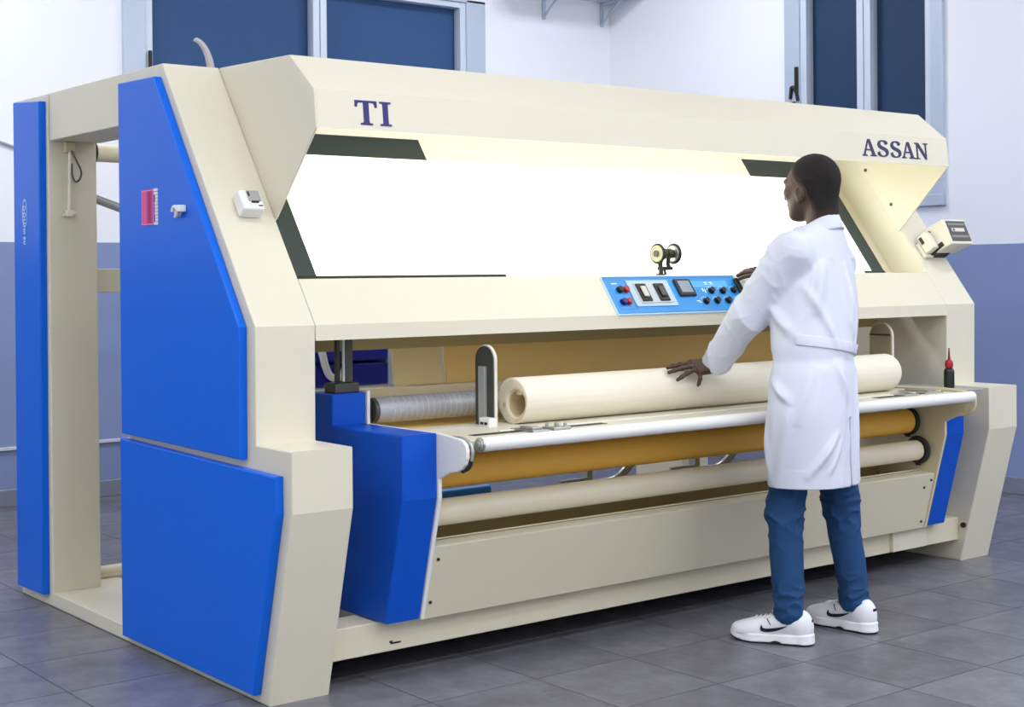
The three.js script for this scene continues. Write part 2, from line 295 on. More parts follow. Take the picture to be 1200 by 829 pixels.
// control beam and panel
{
  const edge = slopePoint(0, 0.18);
  part('control_beam', prism([P.lip, P.bend, [edge.z, edge.y], [-0.395, edge.y], [-0.395, edge.y - 0.03], [edge.z - 0.02, edge.y - 0.03], [-0.10, 1.15], [-0.10, P.lip[1]]], w + 0.0015, L - w - 0.0015, 0.003), M.cream);
  const tex = canvasTex(1440, 336, (c, W, H) => {
    c.fillStyle = '#1a8fdc'; c.fillRect(0, 0, W, H);
    c.fillStyle = '#1579bf'; c.fillRect(0, 0, W, 22); c.fillStyle = '#4fb0ea'; c.fillRect(760, 50, 560, 60);
    c.strokeStyle = '#0d62a6'; c.lineWidth = 5; c.strokeRect(34, 34, 170, 268);
    c.fillStyle = '#e6f4ff';
    for (const [x, y] of [[1060, 60], [1120, 60]]) { c.fillRect(x, y, 34, 12); c.fillRect(x + 8, y + 18, 22, 8); }
    const tick = (x, y) => { for (let k = 0; k < 5; k++) { const a = -2.6 + k * 0.5; c.fillRect(x + Math.cos(a) * 42 - 4, y + Math.sin(a) * 42 - 4, 8, 8); } };
    for (const x of [1095, 1222, 1355]) tick(x, 150); for (const x of [976, 1103, 1232, 1359]) tick(x, 246);
    c.fillRect(1000, 120, 16, 30); c.fillRect(1024, 130, 10, 34); c.fillRect(880, 236, 40, 10); c.fillRect(900, 252, 30, 6); c.fillRect(60, 60, 60, 8);
  });
  const x0 = 1.527, x1 = 2.243, cp = part('control_panel', slopeBox(x0 - 0.006, x1 + 0.006, -0.004, 0.173, -0.002, 0.006, 0.003), std(0xbfe3f7, 0.4), 'blue control panel with pale edge');
  put('panel_face', slopeBox(x0, x1, 0.002, 0.168, 0.006, 0.009), std(0xffffff, 0.38, 0, { map: tex }), cp, 'bright blue printed panel face');
  put('switch_plate', [slopeBox(1.632, 1.852, 0.028, 0.149, 0.009, 0.013, 0.006)], std(0xb4cfe6, 0.4), cp);
  put('switch_plate', [slopeBox(1.660, 1.828, 0.042, 0.136, 0.013, 0.016, 0.004)], std(0xc9cfce, 0.4), cp);
  for (const x of [1.693, 1.787]) {
    put('rocker_housing', [slopeBox(x - 0.026, x + 0.026, 0.048, 0.128, 0.016, 0.022, 0.012)], M.black, cp);
    put('rocker', [slopeBox(x - 0.013, x + 0.013, 0.064, 0.112, 0.022, 0.030, 0.008)], x < 1.75 ? std(0xd4cfc0, 0.4) : M.darkSteel, cp);
  }
  put('gauge_bezel', [slopeBox(1.884, 1.974, 0.070, 0.150, 0.009, 0.019, 0.008)], M.black, cp);
  put('gauge_screen', [slopeBox(1.898, 1.960, 0.084, 0.138, 0.019, 0.0205, 0.0)], std(0x8d9aa6, 0.25), cp);
  const disc = (x, s, r, d0, d1) => slopeGeo(new THREE.CylinderGeometry(r, r, d1 - d0, 24).rotateX(Math.PI / 2).translate(x, s, (d0 + d1) / 2));
  for (const [x, s] of [[2.071, 0.094], [2.135, 0.092], [2.200, 0.095], [2.012, 0.045], [2.075, 0.046], [2.139, 0.046], [2.202, 0.047]])
    put('knob', [disc(x, s, 0.0145, 0.009, 0.012), disc(x, s, 0.0115, 0.012, 0.024), slopeBox(x - 0.0015, x + 0.0015, s, s + 0.011, 0.024, 0.0255)], M.black, cp);
  for (const [x, s, m] of [[1.582, 0.106, M.black], [1.612, 0.106, M.red], [1.572, 0.051, M.navyInk], [1.598, 0.051, M.red]])
    put('button', [disc(x, s, 0.015, 0.009, 0.012), disc(x, s, 0.012, 0.012, 0.024)], m, cp);
  // white fitting at the right end of the panel, under the operator's hand
  put('end_fitting', [slopeBox(2.226, 2.252, 0.03, 0.15, 0.009, 0.022, 0.008)], M.black, cp);
  put('end_fitting', [slopeBox(2.254, 2.285, 0.02, 0.165, 0.0, 0.022, 0.008)], M.white, cp);
}

function subGroup(name, label) { const g = new THREE.Group(); g.name = name; if (label) g.userData.label = label; mc.add(g); return g; }
// length counter on the ledge: two wheels on a forked stand
{
  const c = subGroup('length_counter', 'small twin-wheel length counter'), z = -0.205, y = 1.393;
  const wheel = (x0, x1, r, m) => {
    const pts = [[0.004, 0], [r * 0.45, 0], [r * 0.5, 0.003], [r * 0.8, 0.003], [r * 0.84, 0], [r, 0], [r, x1 - x0], [r * 0.84, x1 - x0], [r * 0.8, x1 - x0 - 0.003], [r * 0.5, x1 - x0 - 0.003], [r * 0.45, x1 - x0], [0.004, x1 - x0]];
    const g = new THREE.LatheGeometry(pts.map(p => new THREE.Vector2(...p)), 40); g.rotateZ(-Math.PI / 2); g.translate(x0, y, z); return g;
  };
  put('wheel', wheel(1.868, 1.878, 0.033, 0), std(0xcfd0a8, 0.4), c, 'pale wheel with dark hub');
  put('tyre', new THREE.TorusGeometry(0.036, 0.005, 10, 40).rotateY(Math.PI / 2).translate(1.874, y, z), M.black, c);
  put('hub', rod(1.862, 1.868, y, z, 0.013, 24), M.darkSteel, c);
  put('wheel', wheel(1.955, 1.965, 0.033, 0), M.steel, c);
  put('tyre', new THREE.TorusGeometry(0.036, 0.006, 10, 40).rotateY(Math.PI / 2).translate(1.963, y, z), M.black, c);
  put('axle', [rod(1.878, 1.955, y, z, 0.017, 24), rod(1.892, 1.912, y, z, 0.022, 24), rod(1.92, 1.94, y, z, 0.02, 24)], std(0x3a3c2a, 0.4, 0.4), c);
  put('fork', [tube([[1.895, y - 0.012, z], [1.888, 1.352, z], [1.882, 1.325, z + 0.01], [1.878, 1.311, z + 0.012]], 0.009, 20), tube([[1.935, y - 0.012, z], [1.93, 1.355, z], [1.934, 1.333, z + 0.005]], 0.008, 16), box(1.876, 1.948, 1.328, 1.342, z - 0.008, z + 0.012, 0.005), box(1.862, 1.89, 1.308, 1.314, z, z + 0.024, 0.002), tube([[1.912, 1.33, z], [1.912, 1.31, z + 0.004]], 0.005, 6)], M.black, c);
}
// meter box on a bracket on the right column
{
  const b = subGroup('meter_box', 'small cream meter box with dark display');
  const A = V3(3.665, 1.415, -0.185), ang = 0.62;           // tilted back
  const turn = g => { g.rotateX(-0.42); g.rotateY(0.0); g.translate(3.735, 1.475, -0.165); return g; };
  put('case', turn(new RoundedBoxGeometry(0.17, 0.128, 0.11, 3, 0.008)), M.offWhite, b);
  const tex = canvasTex(256, 192, (c, W, H) => { c.fillStyle = '#4b4a45'; c.fillRect(0, 0, W, H); c.fillStyle = '#8c8b84'; c.fillRect(14, 20, W - 28, 18); c.fillRect(14, 136, W - 28, 20); c.fillStyle = '#d9d7cd'; c.fillRect(40, 66, 176, 34); c.fillStyle = '#4b4a45'; c.beginPath(); c.arc(70, 84, 14, 0, 7); c.fill(); });
  put('display', turn(box(-0.072, 0.072, -0.05, 0.052, 0.055, 0.0575)), std(0xffffff, 0.3, 0, { map: tex }), b, 'dark display with pale readout');
  put('bracket', [slopeBox(3.60, 3.66, 0.255, 0.335, 0, 0.02, 0.004), slopeBox(3.606, 3.652, 0.27, 0.36, 0.02, 0.075, 0.006)], M.offWhite, b);
  putEach('bracket_slot', [slopeBox(3.602, 3.606, 0.315, 0.35, 0.03, 0.045), slopeBox(3.64, 3.65, 0.352, 0.362, 0.03, 0.075)], M.black, b);
  put('foot', [slopeBox(3.645, 3.77, 0.262, 0.285, 0.0, 0.10, 0.004)], M.black, b, 'black mounting foot');
}

// boards, rails and rollers below the beam
part('back_board', prism([[-0.475, 0.845], [-0.46, 0.845], [-0.50, 1.125], [-0.515, 1.125]], 1.035, 3.45, 0.002), M.ochreBoard, 'ochre back board');
part('end_board', prism([[-0.475, 0.845], [-0.46, 0.845], [-0.50, 1.125], [-0.515, 1.125]], 0.80, 1.022, 0.002), M.tanBoard, 'tan end board');
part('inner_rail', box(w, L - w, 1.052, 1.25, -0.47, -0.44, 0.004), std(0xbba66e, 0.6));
part('back_rail', box(w, L - w, 0.855, 0.916, -0.44, -0.40, 0.004), M.creamIn);
part('cloth_trough', prism([[-0.41, 0.80], [-0.40, 0.81], [-0.06, 0.725], [-0.06, 0.71]], 0.56, 3.22, 0.002), M.ochreBoard, 'ochre cloth trough');
{
  const st = part('striped_roller', rod(0.575, 3.2, 0.853, -0.275, 0.0445), M.greyRoll, 'grey roller with a spiral wrap');
  const bands = []; for (let k = 0; k < 20; k++) bands.push(new THREE.TorusGeometry(0.0448, 0.0016, 6, 40).rotateY(Math.PI / 2 - 0.12).translate(0.64 + k * 0.024, 0.853, -0.275));
  putEach('wrap_band', bands, std(0xd3d5d9, 0.5), st);
  put('end_disc', rod(0.56, 0.575, 0.853, -0.275, 0.043), M.darkSteel, st, 'dark end disc');
}
const bearing = (x, y, z, r, parent) => put('bearing', [new THREE.TorusGeometry(r, r * 0.24, 8, 30).rotateY(Math.PI / 2).translate(x, y, z), rod(x - 0.008, x + 0.008, y, z, r * 0.55, 20), box(x - 0.004, x + 0.006, y - r * 1.35, y - r * 0.8, z - 0.012, z + 0.012, 0.003)], M.rubber, parent, 'dark bearing ring');
{ const r = part('cork_roller', rod(0.565, 3.19, 0.658, -0.018, 0.054, 56), M.ochre, 'ochre covered take-up roller'); put('shaft', rod(0.54, 3.245, 0.658, -0.018, 0.018, 20), M.darkSteel, r); bearing(3.208, 0.658, -0.018, 0.052, r); bearing(0.556, 0.658, -0.018, 0.05, r); }
{ const r = part('guide_roller', rod(0.565, 3.19, 0.535, 0.035, 0.044, 48), M.roller, 'cream guide roller'); put('shaft', rod(0.54, 3.245, 0.535, 0.035, 0.015, 20), M.darkSteel, r); bearing(3.208, 0.535, 0.035, 0.05, r); }
{ const r = part('edge_tube', rod(0.590, 3.20, 0.784, 0.31, 0.0225, 40), M.white, 'white front edge tube'); put('end_cap', [rod(0.572, 0.590, 0.784, 0.31, 0.012, 20), rod(0.578, 0.586, 0.784, 0.31, 0.02, 24), rod(0.584, 0.5905, 0.784, 0.31, 0.0235, 30)], M.steel, r); }
// blue guard boxes with cream side plates
function guardBox(a, b, plateAt, upper) {
  const pts = upper ? [[-0.42, 0.20], [0.047, 0.20], [0.15, 0.607], [0.15, 0.812], [-0.262, 0.812], [-0.262, 0.918], [-0.42, 0.918]] : [[-0.42, 0.20], [0.047, 0.20], [0.15, 0.607], [0.15, 0.790], [-0.42, 0.790]];
  const g = part('guard_box', prism(pts, a, b, 0.006), M.blueDeep, 'deep blue guard box');
  const plate = [[-0.43, 0.20], [0.052, 0.197], [0.157, 0.606], [0.157, 0.665], [0.21, 0.690], [0.25, 0.697], [0.277, 0.707], [0.296, 0.724], [0.305, 0.745], [0.306, 0.765], [0.300, 0.785], [0.284, 0.798], [0.26, 0.803], [0.155, 0.812], [-0.255, 0.812], [-0.255, 0.924], [-0.43, 0.924]];
  put('side_plate', prism(upper ? plate : plate.slice(0, 14).concat([[-0.43, 0.80]]), plateAt, plateAt + 0.014, 0.003), upper ? M.white : M.creamIn, g, upper ? 'white side plate' : 'cream side plate');
  return g;
}
const guardL = guardBox(0.40, 0.535, 0.536, true);
const guardR = guardBox(3.2456, 3.3806, 3.2306, false);
put('arm_rim', tube([[0.555, 0.80, 0.20], [0.557, 0.801, 0.262], [0.558, 0.79, 0.298], [0.558, 0.765, 0.309], [0.557, 0.735, 0.304]], 0.006, 30), M.steel, guardL, 'grey metal rim');
put('arm_pad', tube([[0.557, 0.738, 0.303], [0.556, 0.715, 0.29], [0.554, 0.70, 0.26]], 0.008, 16), M.rubber, guardL, 'dark rubber edge');
put('guide_post', [box(0.43, 0.528, 0.918, 0.952, -0.36, -0.29, 0.004), box(0.492, 0.526, 0.945, 1.10, -0.35, -0.325, 0.004), box(0.470, 0.484, 0.945, 1.10, -0.36, -0.34, 0.003)], M.darkSteel, guardL, 'dark steel guide post');
put('guide_rod', tube([[0.480, 0.955, -0.315], [0.480, 1.10, -0.315]], 0.005, 6), M.white, guardL);

// table with its stop plates
{
  const t = part('table_plate', [box(0.552, 3.228, 0.776, 0.796, -0.15, 0.272, 0.003)], M.cream, 'cream table plate');
  put('end_shelf', box(3.2305, 3.42, 0.7905, 0.803, -0.28, 0.22, 0.003), M.greySheet, t, 'grey metal end shelf');
  put('table_lip', box(0.80, 3.228, 0.796, 0.8005, 0.128, 0.142, 0.002), M.white, t);
  putEach('slot', [box(0.66, 1.24, 0.7945, 0.7972, 0.150, 0.186), box(2.74, 2.98, 0.7945, 0.7972, 0.150, 0.19), box(3.02, 3.19, 0.7945, 0.7972, 0.13, 0.18)], M.black, t);
  put('slider', [box(0.86, 0.93, 0.796, 0.803, 0.12, 0.24, 0.003), box(0.875, 0.915, 0.803, 0.812, 0.15, 0.22, 0.003), box(0.955, 1.03, 0.796, 0.806, 0.17, 0.235, 0.003), ...[0.965, 0.985, 1.005, 1.02].map((x, k) => new THREE.CylinderGeometry(0.006, 0.006, 0.012, 10).translate(x, 0.811, 0.185 + (k % 2) * 0.03))], M.steel, t, 'steel slider with bolts');
  put('slider', [box(3.05, 3.16, 0.796, 0.804, 0.05, 0.19, 0.003), box(3.08, 3.13, 0.804, 0.812, 0.06, 0.18, 0.003), box(2.9, 2.99, 0.796, 0.803, 0.12, 0.20, 0.003)], M.steel, t);
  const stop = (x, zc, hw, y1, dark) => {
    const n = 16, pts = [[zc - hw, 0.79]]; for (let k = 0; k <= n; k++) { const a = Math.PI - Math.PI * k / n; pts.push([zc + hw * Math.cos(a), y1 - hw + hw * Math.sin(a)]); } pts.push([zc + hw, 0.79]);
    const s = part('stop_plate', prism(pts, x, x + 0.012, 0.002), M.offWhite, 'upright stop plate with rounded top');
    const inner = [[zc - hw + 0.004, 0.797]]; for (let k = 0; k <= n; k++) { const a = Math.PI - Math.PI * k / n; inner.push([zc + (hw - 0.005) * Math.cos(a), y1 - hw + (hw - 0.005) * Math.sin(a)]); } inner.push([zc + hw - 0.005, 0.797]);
    put('shade_face', prism(inner, x - 0.004, x, 0), dark, s, 'darker sheet painting shade on the plate face'); return s;  // darker sheet stands for shade on the metal plate face
  };
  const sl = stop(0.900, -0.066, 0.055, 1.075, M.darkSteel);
  put('angle_bar', [box(0.884, 0.896, 0.79, 1.0, -0.086, -0.050, 0.002)], M.greySheet, sl, 'pale upright angle bar');
  put('clip', [box(0.86, 0.896, 0.79, 0.826, -0.05, 0.005, 0.003)], M.white, sl); putEach('clip_slot', [box(0.857, 0.861, 0.803, 0.812, -0.04, -0.026), box(0.857, 0.861, 0.803, 0.812, -0.018, -0.004)], M.black, sl);
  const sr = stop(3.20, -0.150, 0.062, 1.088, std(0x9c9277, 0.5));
  put('cross_bar', box(3.192, 3.196, 1.03, 1.036, -0.205, -0.095), M.darkSteel, sr);
  put('guide_arc', tube([[3.10, 1.06, -0.25], [3.105, 1.03, -0.235], [3.105, 0.97, -0.235], [3.10, 0.94, -0.25]], 0.008, 20), M.darkSteel, sr);
}
// lower apron and base
{
  const a = part('apron', [prism([[0.045, 0.195], [0.106, 0.437], [0.098, 0.441], [0.03, 0.443], [0.03, 0.432], [0.088, 0.427], [0.03, 0.195]], 0.5505, 3.2295, 0.002)], M.creamWorn, 'long cream front apron');
  put('apron_lip', box(0.56, 3.22, 0.445, 0.449, 0.02, 0.03, 0.001), M.creamIn, a);
  putEach('screw', [[0.575, 0.395], [0.568, 0.25], [3.21, 0.41], [3.20, 0.225], [3.17, 0.38]].map(([x, y]) => new THREE.SphereGeometry(0.006, 10, 8).translate(x, y, 0.046 + (y - 0.195) * 0.252)), M.black, a);
  part('apron_back', box(0.551, 3.229, 0.20, 0.50, -0.20, -0.185, 0.002), std(0xb7a26a, 0.6));  // brown instead of cream: shade of the recess put into the colour
  const b = part('base_beam', box(w + 0.001, L - w - 0.001, 0.096, 0.198, -0.14, -0.006, 0.004), M.creamWorn, 'long cream base beam');
  put('chip', [box(0.455, 0.495, 0.118, 0.124, -0.0058, -0.0052), box(0.45, 0.462, 0.122, 0.13, -0.0058, -0.0052)], M.black, b, 'chipped paint mark');
  put('bolt', new THREE.CylinderGeometry(0.012, 0.012, 0.01, 14).rotateZ(Math.PI / 2).translate(L - w - 0.006, 0.165, 0.02), M.black, b);
  put('support_block', box(3.06, 3.30, 0.10, 0.196, -0.008, 0.012, 0.004), M.cream, b);
  part('light_block_pan', box(w + 0.001, L - w - 0.001, 0.084, 0.094, -0.98, -0.142, 0.002), M.darkSteel, 'added dark pan blocking light under the machine');  // unseen pan, added to keep the gap below the machine dark
  part('light_block_skirt', box(w + 0.001, L - w - 0.001, 0.0, 0.084, -0.98, -0.965, 0.002), M.darkSteel);  // unseen plate, added to close off light from the rear
  part('base_rail', box(w + 0.001, L - w - 0.001, 0.03, 0.1, -1.05, -0.95, 0.004), M.creamIn);
}
// link brackets and blue bar glimpsed between the rollers
{
  part('blue_bar', rod(w, 1.34, 0.468, -0.62, 0.021, 24), std(0x2f8ae6, 0.4), 'short blue bar under the roller');
  const lk = (x) => part('link_bracket', [tube([[x, 0.46, -0.5], [x + 0.10, 0.475, -0.48], [x + 0.19, 0.56, -0.46]], 0.018, 16), box(x - 0.05, x + 0.14, 0.445, 0.47, -0.53, -0.46, 0.004), box(x - 0.06, x - 0.03, 0.45, 0.56, -0.52, -0.48, 0.004), rod(x - 0.20, x - 0.03, 0.485, -0.49, 0.008, 12)], M.steel, 'steel link bracket');
  lk(1.80); lk(2.42);
  part('link_rail', box(w, L - w, 0.40, 0.446, -0.55, -0.50, 0.004), M.greySheet);
}
// rear rollers and bars seen through the open left end
{
  const r = part('rear_roller', rod(0.25, L - 0.25, 1.843, -1.905, 0.037, 40), M.roller, 'cream upper rear roller');
  put('bearing', [box(0.204, 0.25, 1.795, 1.90, -1.93, -1.84, 0.012), rod(0.245, 0.262, 1.845, -1.905, 0.045, 20)], M.rubber, r);
  part('rear_bar', box(0.204, L - 0.204, 1.257, 1.357, -1.93, -1.89, 0.004), M.cream);
  part('lower_rear_roller', rod(0.204, L - 0.204, 0.077, -1.90, 0.029, 30), M.roller);
  part('rear_floor_rail', box(0.204, L - 0.204, 0.0, 0.045, -2.05, -1.80, 0.003), M.cream);
  part('slant_bar', tube([[0.21, 1.66, -1.86], [0.36, 1.603, -1.82], [0.60, 1.52, -1.76], [0.75, 1.47, -1.72]], 0.018, 24), M.greySheet, 'grey slanting bar');
  // curved strip standing on the top edge
  const arc = [], n = 12, T = 0.006; for (let k = 0; k <= n; k++) { const a = k / n; arc.push([-0.70 - 0.10 * Math.sin(a * 1.35) * a, 2.04 + 0.145 * Math.sin(a * 1.5)]); }
  const sh = new THREE.Shape(); const px = a => 0.235 - 0.055 * a * a, py = a => 2.03 + 0.125 * Math.sin(a * 1.45);
  sh.moveTo(px(0), py(0)); for (let k = 1; k <= n; k++) sh.lineTo(px(k / n), py(k / n)); for (let k = n; k >= 0; k--) sh.lineTo(px(k / n) + 0.024 * (1 - 0.75 * k / n), py(k / n) + 0.010 * k / n);
  const g = new THREE.ExtrudeGeometry(sh, { depth: 0.02, bevelEnabled: false }); g.translate(-0.02, 0.0, -0.78);
  part('guide_strip', g, std(0xb2abae, 0.45), 'curved pale guide strip on top');
}

// ------------------------------------------------------------ fabric roll on the table
{
  const t = thing('fabric_roll', 'thick roll of cream fabric lying on the machine table between the stop plates', 'fabric roll', [2.03, 0.797, -0.025]);
  const yc = 0.8775, zc = -0.028, R = 0.0805, ring = (r, oy, oz, n = 72) => { const a = []; for (let k = 0; k < n; k++) { const q = k / n * Math.PI * 2; const rr = r + 0.0012 * Math.sin(q * 3 + 1) ; a.push([zc + oz + rr * Math.cos(q), yc + oy + rr * Math.sin(q)]); } return a; };
  const g = toCreasedNormals(prism(ring(R, 0, 0), 0.99, 3.075, 0.004, ring(0.05, -0.008, 0.018, 40).reverse()), 0.7);
  put('wound_cloth', g, M.fabric, t);
  const core = prism(ring(0.0495, -0.008, 0.018, 40), 1.0, 3.06, 0, ring(0.043, -0.008, 0.018, 40).reverse());
  put('core_tube', toCreasedNormals(core, 0.7), M.card, t, 'tan cardboard core tube');
  const layers = []; for (const [r, o] of [[0.056, 0.016], [0.061, 0.012], [0.066, 0.009], [0.0715, 0.005]]) layers.push(new THREE.TorusGeometry(r, 0.0009, 5, 60).rotateY(Math.PI / 2).translate(0.990, yc - o * 0.45, zc + o));
  putEach('layer_edge', layers, std(0xd8c9a4, 0.85), t);
  putEach('cloth_end', [box(0.984, 0.992, yc + 0.022, yc + 0.034, zc + 0.03, zc + 0.055, 0.002), box(0.983, 0.992, yc - 0.02, yc - 0.008, zc - 0.045, zc - 0.036, 0.002)], std(0xc7b48c, 0.85), t);
}
// ------------------------------------------------------------ bottle at the right end of the table
{
  const x = 3.345, z = 0.10, y = 0.8035;
  const t = thing('dropper_bottle', 'small black bottle with a red nozzle standing at the right end of the table', 'bottle', [x, y, z]);
  const lathe = p => new THREE.LatheGeometry(p.map(q => new THREE.Vector2(...q)), 32).translate(x, y, z);
  put('body', lathe([[0, 0], [0.021, 0], [0.0225, 0.003], [0.0225, 0.068], [0.020, 0.078], [0.014, 0.084], [0, 0.084]]), std(0x1c201f, 0.3), t);
  put('cap', lathe([[0, 0.082], [0.013, 0.082], [0.017, 0.09], [0.018, 0.104], [0.015, 0.116], [0.008, 0.122], [0, 0.122]]), M.red, t, 'red cap');
  put('nozzle', lathe([[0.007, 0.12], [0.005, 0.135], [0.0035, 0.160], [0.003, 0.172], [0, 0.172]]), std(0x6d2620, 0.4), t, 'dark red nozzle');
}
// ------------------------------------------------------------ the operator
{
  const PB = V3(1.99, 0, 0.47);
  const person = thing('person', 'person in white lab coat, blue jeans and white trainers, one hand on the roll', 'person', [PB.x, 0, PB.z]);
  // --- signed distance tools
  const smin = (a, b, k) => { const h = Math.max(k - Math.abs(a - b), 0) / k; return Math.min(a, b) - h * h * k * 0.25; };
  const smax = (a, b, k) => -smin(-a, -b, k);
  const cap = (p, a, b, ra, rb) => {
    const bx = b[0] - a[0], by = b[1] - a[1], bz = b[2] - a[2], px = p[0] - a[0], py = p[1] - a[1], pz = p[2] - a[2];
    const t = Math.min(1, Math.max(0, (px * bx + py * by + pz * bz) / (bx * bx + by * by + bz * bz)));
    const dx = px - bx * t, dy = py - by * t, dz = pz - bz * t; return Math.sqrt(dx * dx + dy * dy + dz * dz) - (ra + (rb - ra) * t);
  };
  const ell = (p, c, r) => { const x = (p[0] - c[0]) / r[0], y = (p[1] - c[1]) / r[1], z = (p[2] - c[2]) / r[2]; const k0 = Math.sqrt(x * x + y * y + z * z), X = x / r[0], Y = y / r[1], Z = z / r[2], k1 = Math.sqrt(X * X + Y * Y + Z * Z); return k1 < 1e-9 ? -Math.min(...r) : k0 * (k0 - 1) / k1; };
  const sub = (a, b) => [a[0] - b[0], a[1] - b[1], a[2] - b[2]], add = (a, b, s = 1) => [a[0] + b[0] * s, a[1] + b[1] * s, a[2] + b[2] * s];
  const dot = (a, b) => a[0] * b[0] + a[1] * b[1] + a[2] * b[2];
  const unit = a => { const l = Math.hypot(...a); return [a[0] / l, a[1] / l, a[2] / l]; };
  const cross = (a, b) => [a[1] * b[2] - a[2] * b[1], a[2] * b[0] - a[0] * b[2], a[0] * b[1] - a[1] * b[0]];
  const lerp = (a, b, t) => a + (b - a) * t;
  // --- surface nets
  function skin(f, lo, hi, h) {
    const n = [0, 1, 2].map(i => Math.ceil((hi[i] - lo[i]) / h) + 1), N = n[0] * n[1] * n[2], val = new Float32Array(N), id = new Int32Array(N).fill(-1);
    let q = 0; for (let k = 0; k < n[2]; k++) for (let j = 0; j < n[1]; j++) for (let i = 0; i < n[0]; i++) val[q++] = f([lo[0] + i * h, lo[1] + j * h, lo[2] + k * h]);
    const sx = 1, sy = n[0], sz = n[0] * n[1], pos = [], idx = [];
    const off = [0, sx, sy, sx + sy, sz, sx + sz, sy + sz, sx + sy + sz], E = [[0, 1], [2, 3], [4, 5], [6, 7], [0, 2], [1, 3], [4, 6], [5, 7], [0, 4], [1, 5], [2, 6], [3, 7]];
    for (let k = 0; k < n[2] - 1; k++) for (let j = 0; j < n[1] - 1; j++) for (let i = 0; i < n[0] - 1; i++) {
      const b = i + j * sy + k * sz; let m = 0; for (let c = 0; c < 8; c++) if (val[b + off[c]] < 0) m |= 1 << c; if (m === 0 || m === 255) continue;
      let x = 0, y = 0, z = 0, cnt = 0;
      for (const [a, c] of E) if (((m >> a) & 1) !== ((m >> c) & 1)) { const va = val[b + off[a]], vc = val[b + off[c]], t = va / (va - vc); x += lerp(a & 1, c & 1, t); y += lerp(a >> 1 & 1, c >> 1 & 1, t); z += lerp(a >> 2 & 1, c >> 2 & 1, t); cnt++; }
      id[b] = pos.length / 3; pos.push(lo[0] + (i + x / cnt) * h, lo[1] + (j + y / cnt) * h, lo[2] + (k + z / cnt) * h);
    }
    const quad = (a, b, c, d, flip) => { if (a < 0 || b < 0 || c < 0 || d < 0) return; if (flip) idx.push(a, c, b, a, d, c); else idx.push(a, b, c, a, c, d); };
    for (let k = 1; k < n[2] - 1; k++) for (let j = 1; j < n[1] - 1; j++) for (let i = 1; i < n[0] - 1; i++) {
      const b = i + j * sy + k * sz, s = val[b] < 0;
      if (s !== val[b + sx] < 0) quad(id[b - sy - sz], id[b - sz], id[b], id[b - sy], !s);
      if (s !== val[b + sy] < 0) quad(id[b - sx - sz], id[b - sx], id[b], id[b - sz], !s);
      if (s !== val[b + sz] < 0) quad(id[b - sx - sy], id[b - sy], id[b], id[b - sx], !s);
    }
    const g = new THREE.BufferGeometry(); g.setAttribute('position', new THREE.Float32BufferAttribute(pos, 3)); g.setIndex(idx);
    const nor = new Float32Array(pos.length), e = h * 0.6;
    for (let v = 0; v < pos.length; v += 3) { const p = [pos[v], pos[v + 1], pos[v + 2]]; let gx = f([p[0] + e, p[1], p[2]]) - f([p[0] - e, p[1], p[2]]), gy = f([p[0], p[1] + e, p[2]]) - f([p[0], p[1] - e, p[2]]), gz = f([p[0], p[1], p[2] + e]) - f([p[0], p[1], p[2] - e]); const l = Math.hypot(gx, gy, gz) || 1; nor[v] = gx / l; nor[v + 1] = gy / l; nor[v + 2] = gz / l; }
    g.setAttribute('normal', new THREE.BufferAttribute(nor, 3)); return g;
  }
  // --- pose (world coordinates)
  const psi = 0.21, F = [-Math.sin(psi), 0, -Math.cos(psi)], Rt = [Math.cos(psi), 0, -Math.sin(psi)];    // facing, own right
  const J = {
    pelvis: [2.005, 0.90, 0.465], chest: [2.055, 1.25, 0.425], neck: [2.088, 1.47, 0.420],
    ls: [1.905, 1.385, 0.44], le: [1.845, 1.155, 0.285], lw: [1.868, 0.958, 0.090],
    rs: [2.236, 1.350, 0.374], re: [2.405, 1.17, 0.18], rw: [2.372, 1.250, -0.030],
    lh: [1.938, 0.88, 0.468], lk: [1.868, 0.46, 0.435], la: [1.823, 0.085, 0.49],
    rh: [2.095, 0.88, 0.45], rk: [2.172, 0.46, 0.44], ra: [2.158, 0.085, 0.515],
  };
  const skinMat = std(0x4a3428, 0.5), hairMat = std(0xffffff, 0.9, 0, { vertexColors: true });
  // --- head
  const headYaw = 0.08, hf = [-Math.sin(headYaw), 0, -Math.cos(headYaw)], hr = [Math.cos(headYaw), 0, -Math.sin(headYaw)], HC = [2.086, 1.625, 0.385], nod = 0.06;
  const toHead = p => { const d = sub(p, HC), x = dot(d, hr), z = dot(d, hf), y = d[1], c = Math.cos(nod), s = Math.sin(nod); return [x, y * c + z * s, z * c - y * s]; };
  const mirror = p => [Math.abs(p[0]), p[1], p[2]];
  const earF = m => { let d = ell(m, [0.079, -0.022, -0.006], [0.013, 0.031, 0.020]); d = smax(d, -ell(m, [0.089, -0.017, -0.002], [0.010, 0.018, 0.010]), 0.006); return smin(d, ell(m, [0.076, -0.047, 0.002], [0.007, 0.010, 0.008]), 0.008); };
  const skull = q => ell(q, [0, 0.030, -0.016], [0.076, 0.092, 0.098]);
  const headF = p => {
    const q = toHead(p), m = mirror(q);
    let d = skull(q);
    d = smin(d, ell(q, [0, -0.03, 0.035], [0.060, 0.085, 0.062]), 0.05);
    d = smin(d, cap(m, [0.056, -0.03, 0.004], [0.026, -0.092, 0.058], 0.020, 0.018), 0.03);
    d = smin(d, ell(q, [0, -0.094, 0.068], [0.024, 0.018, 0.020]), 0.025);
    d = smin(d, ell(m, [0.046, -0.012, 0.062], [0.022, 0.018, 0.022]), 0.02);
    d = smin(d, ell(m, [0.026, 0.032, 0.078], [0.028, 0.009, 0.014]), 0.018);
    d = smax(d, -ell(m, [0.031, 0.013, 0.103], [0.017, 0.012, 0.016]), 0.012);
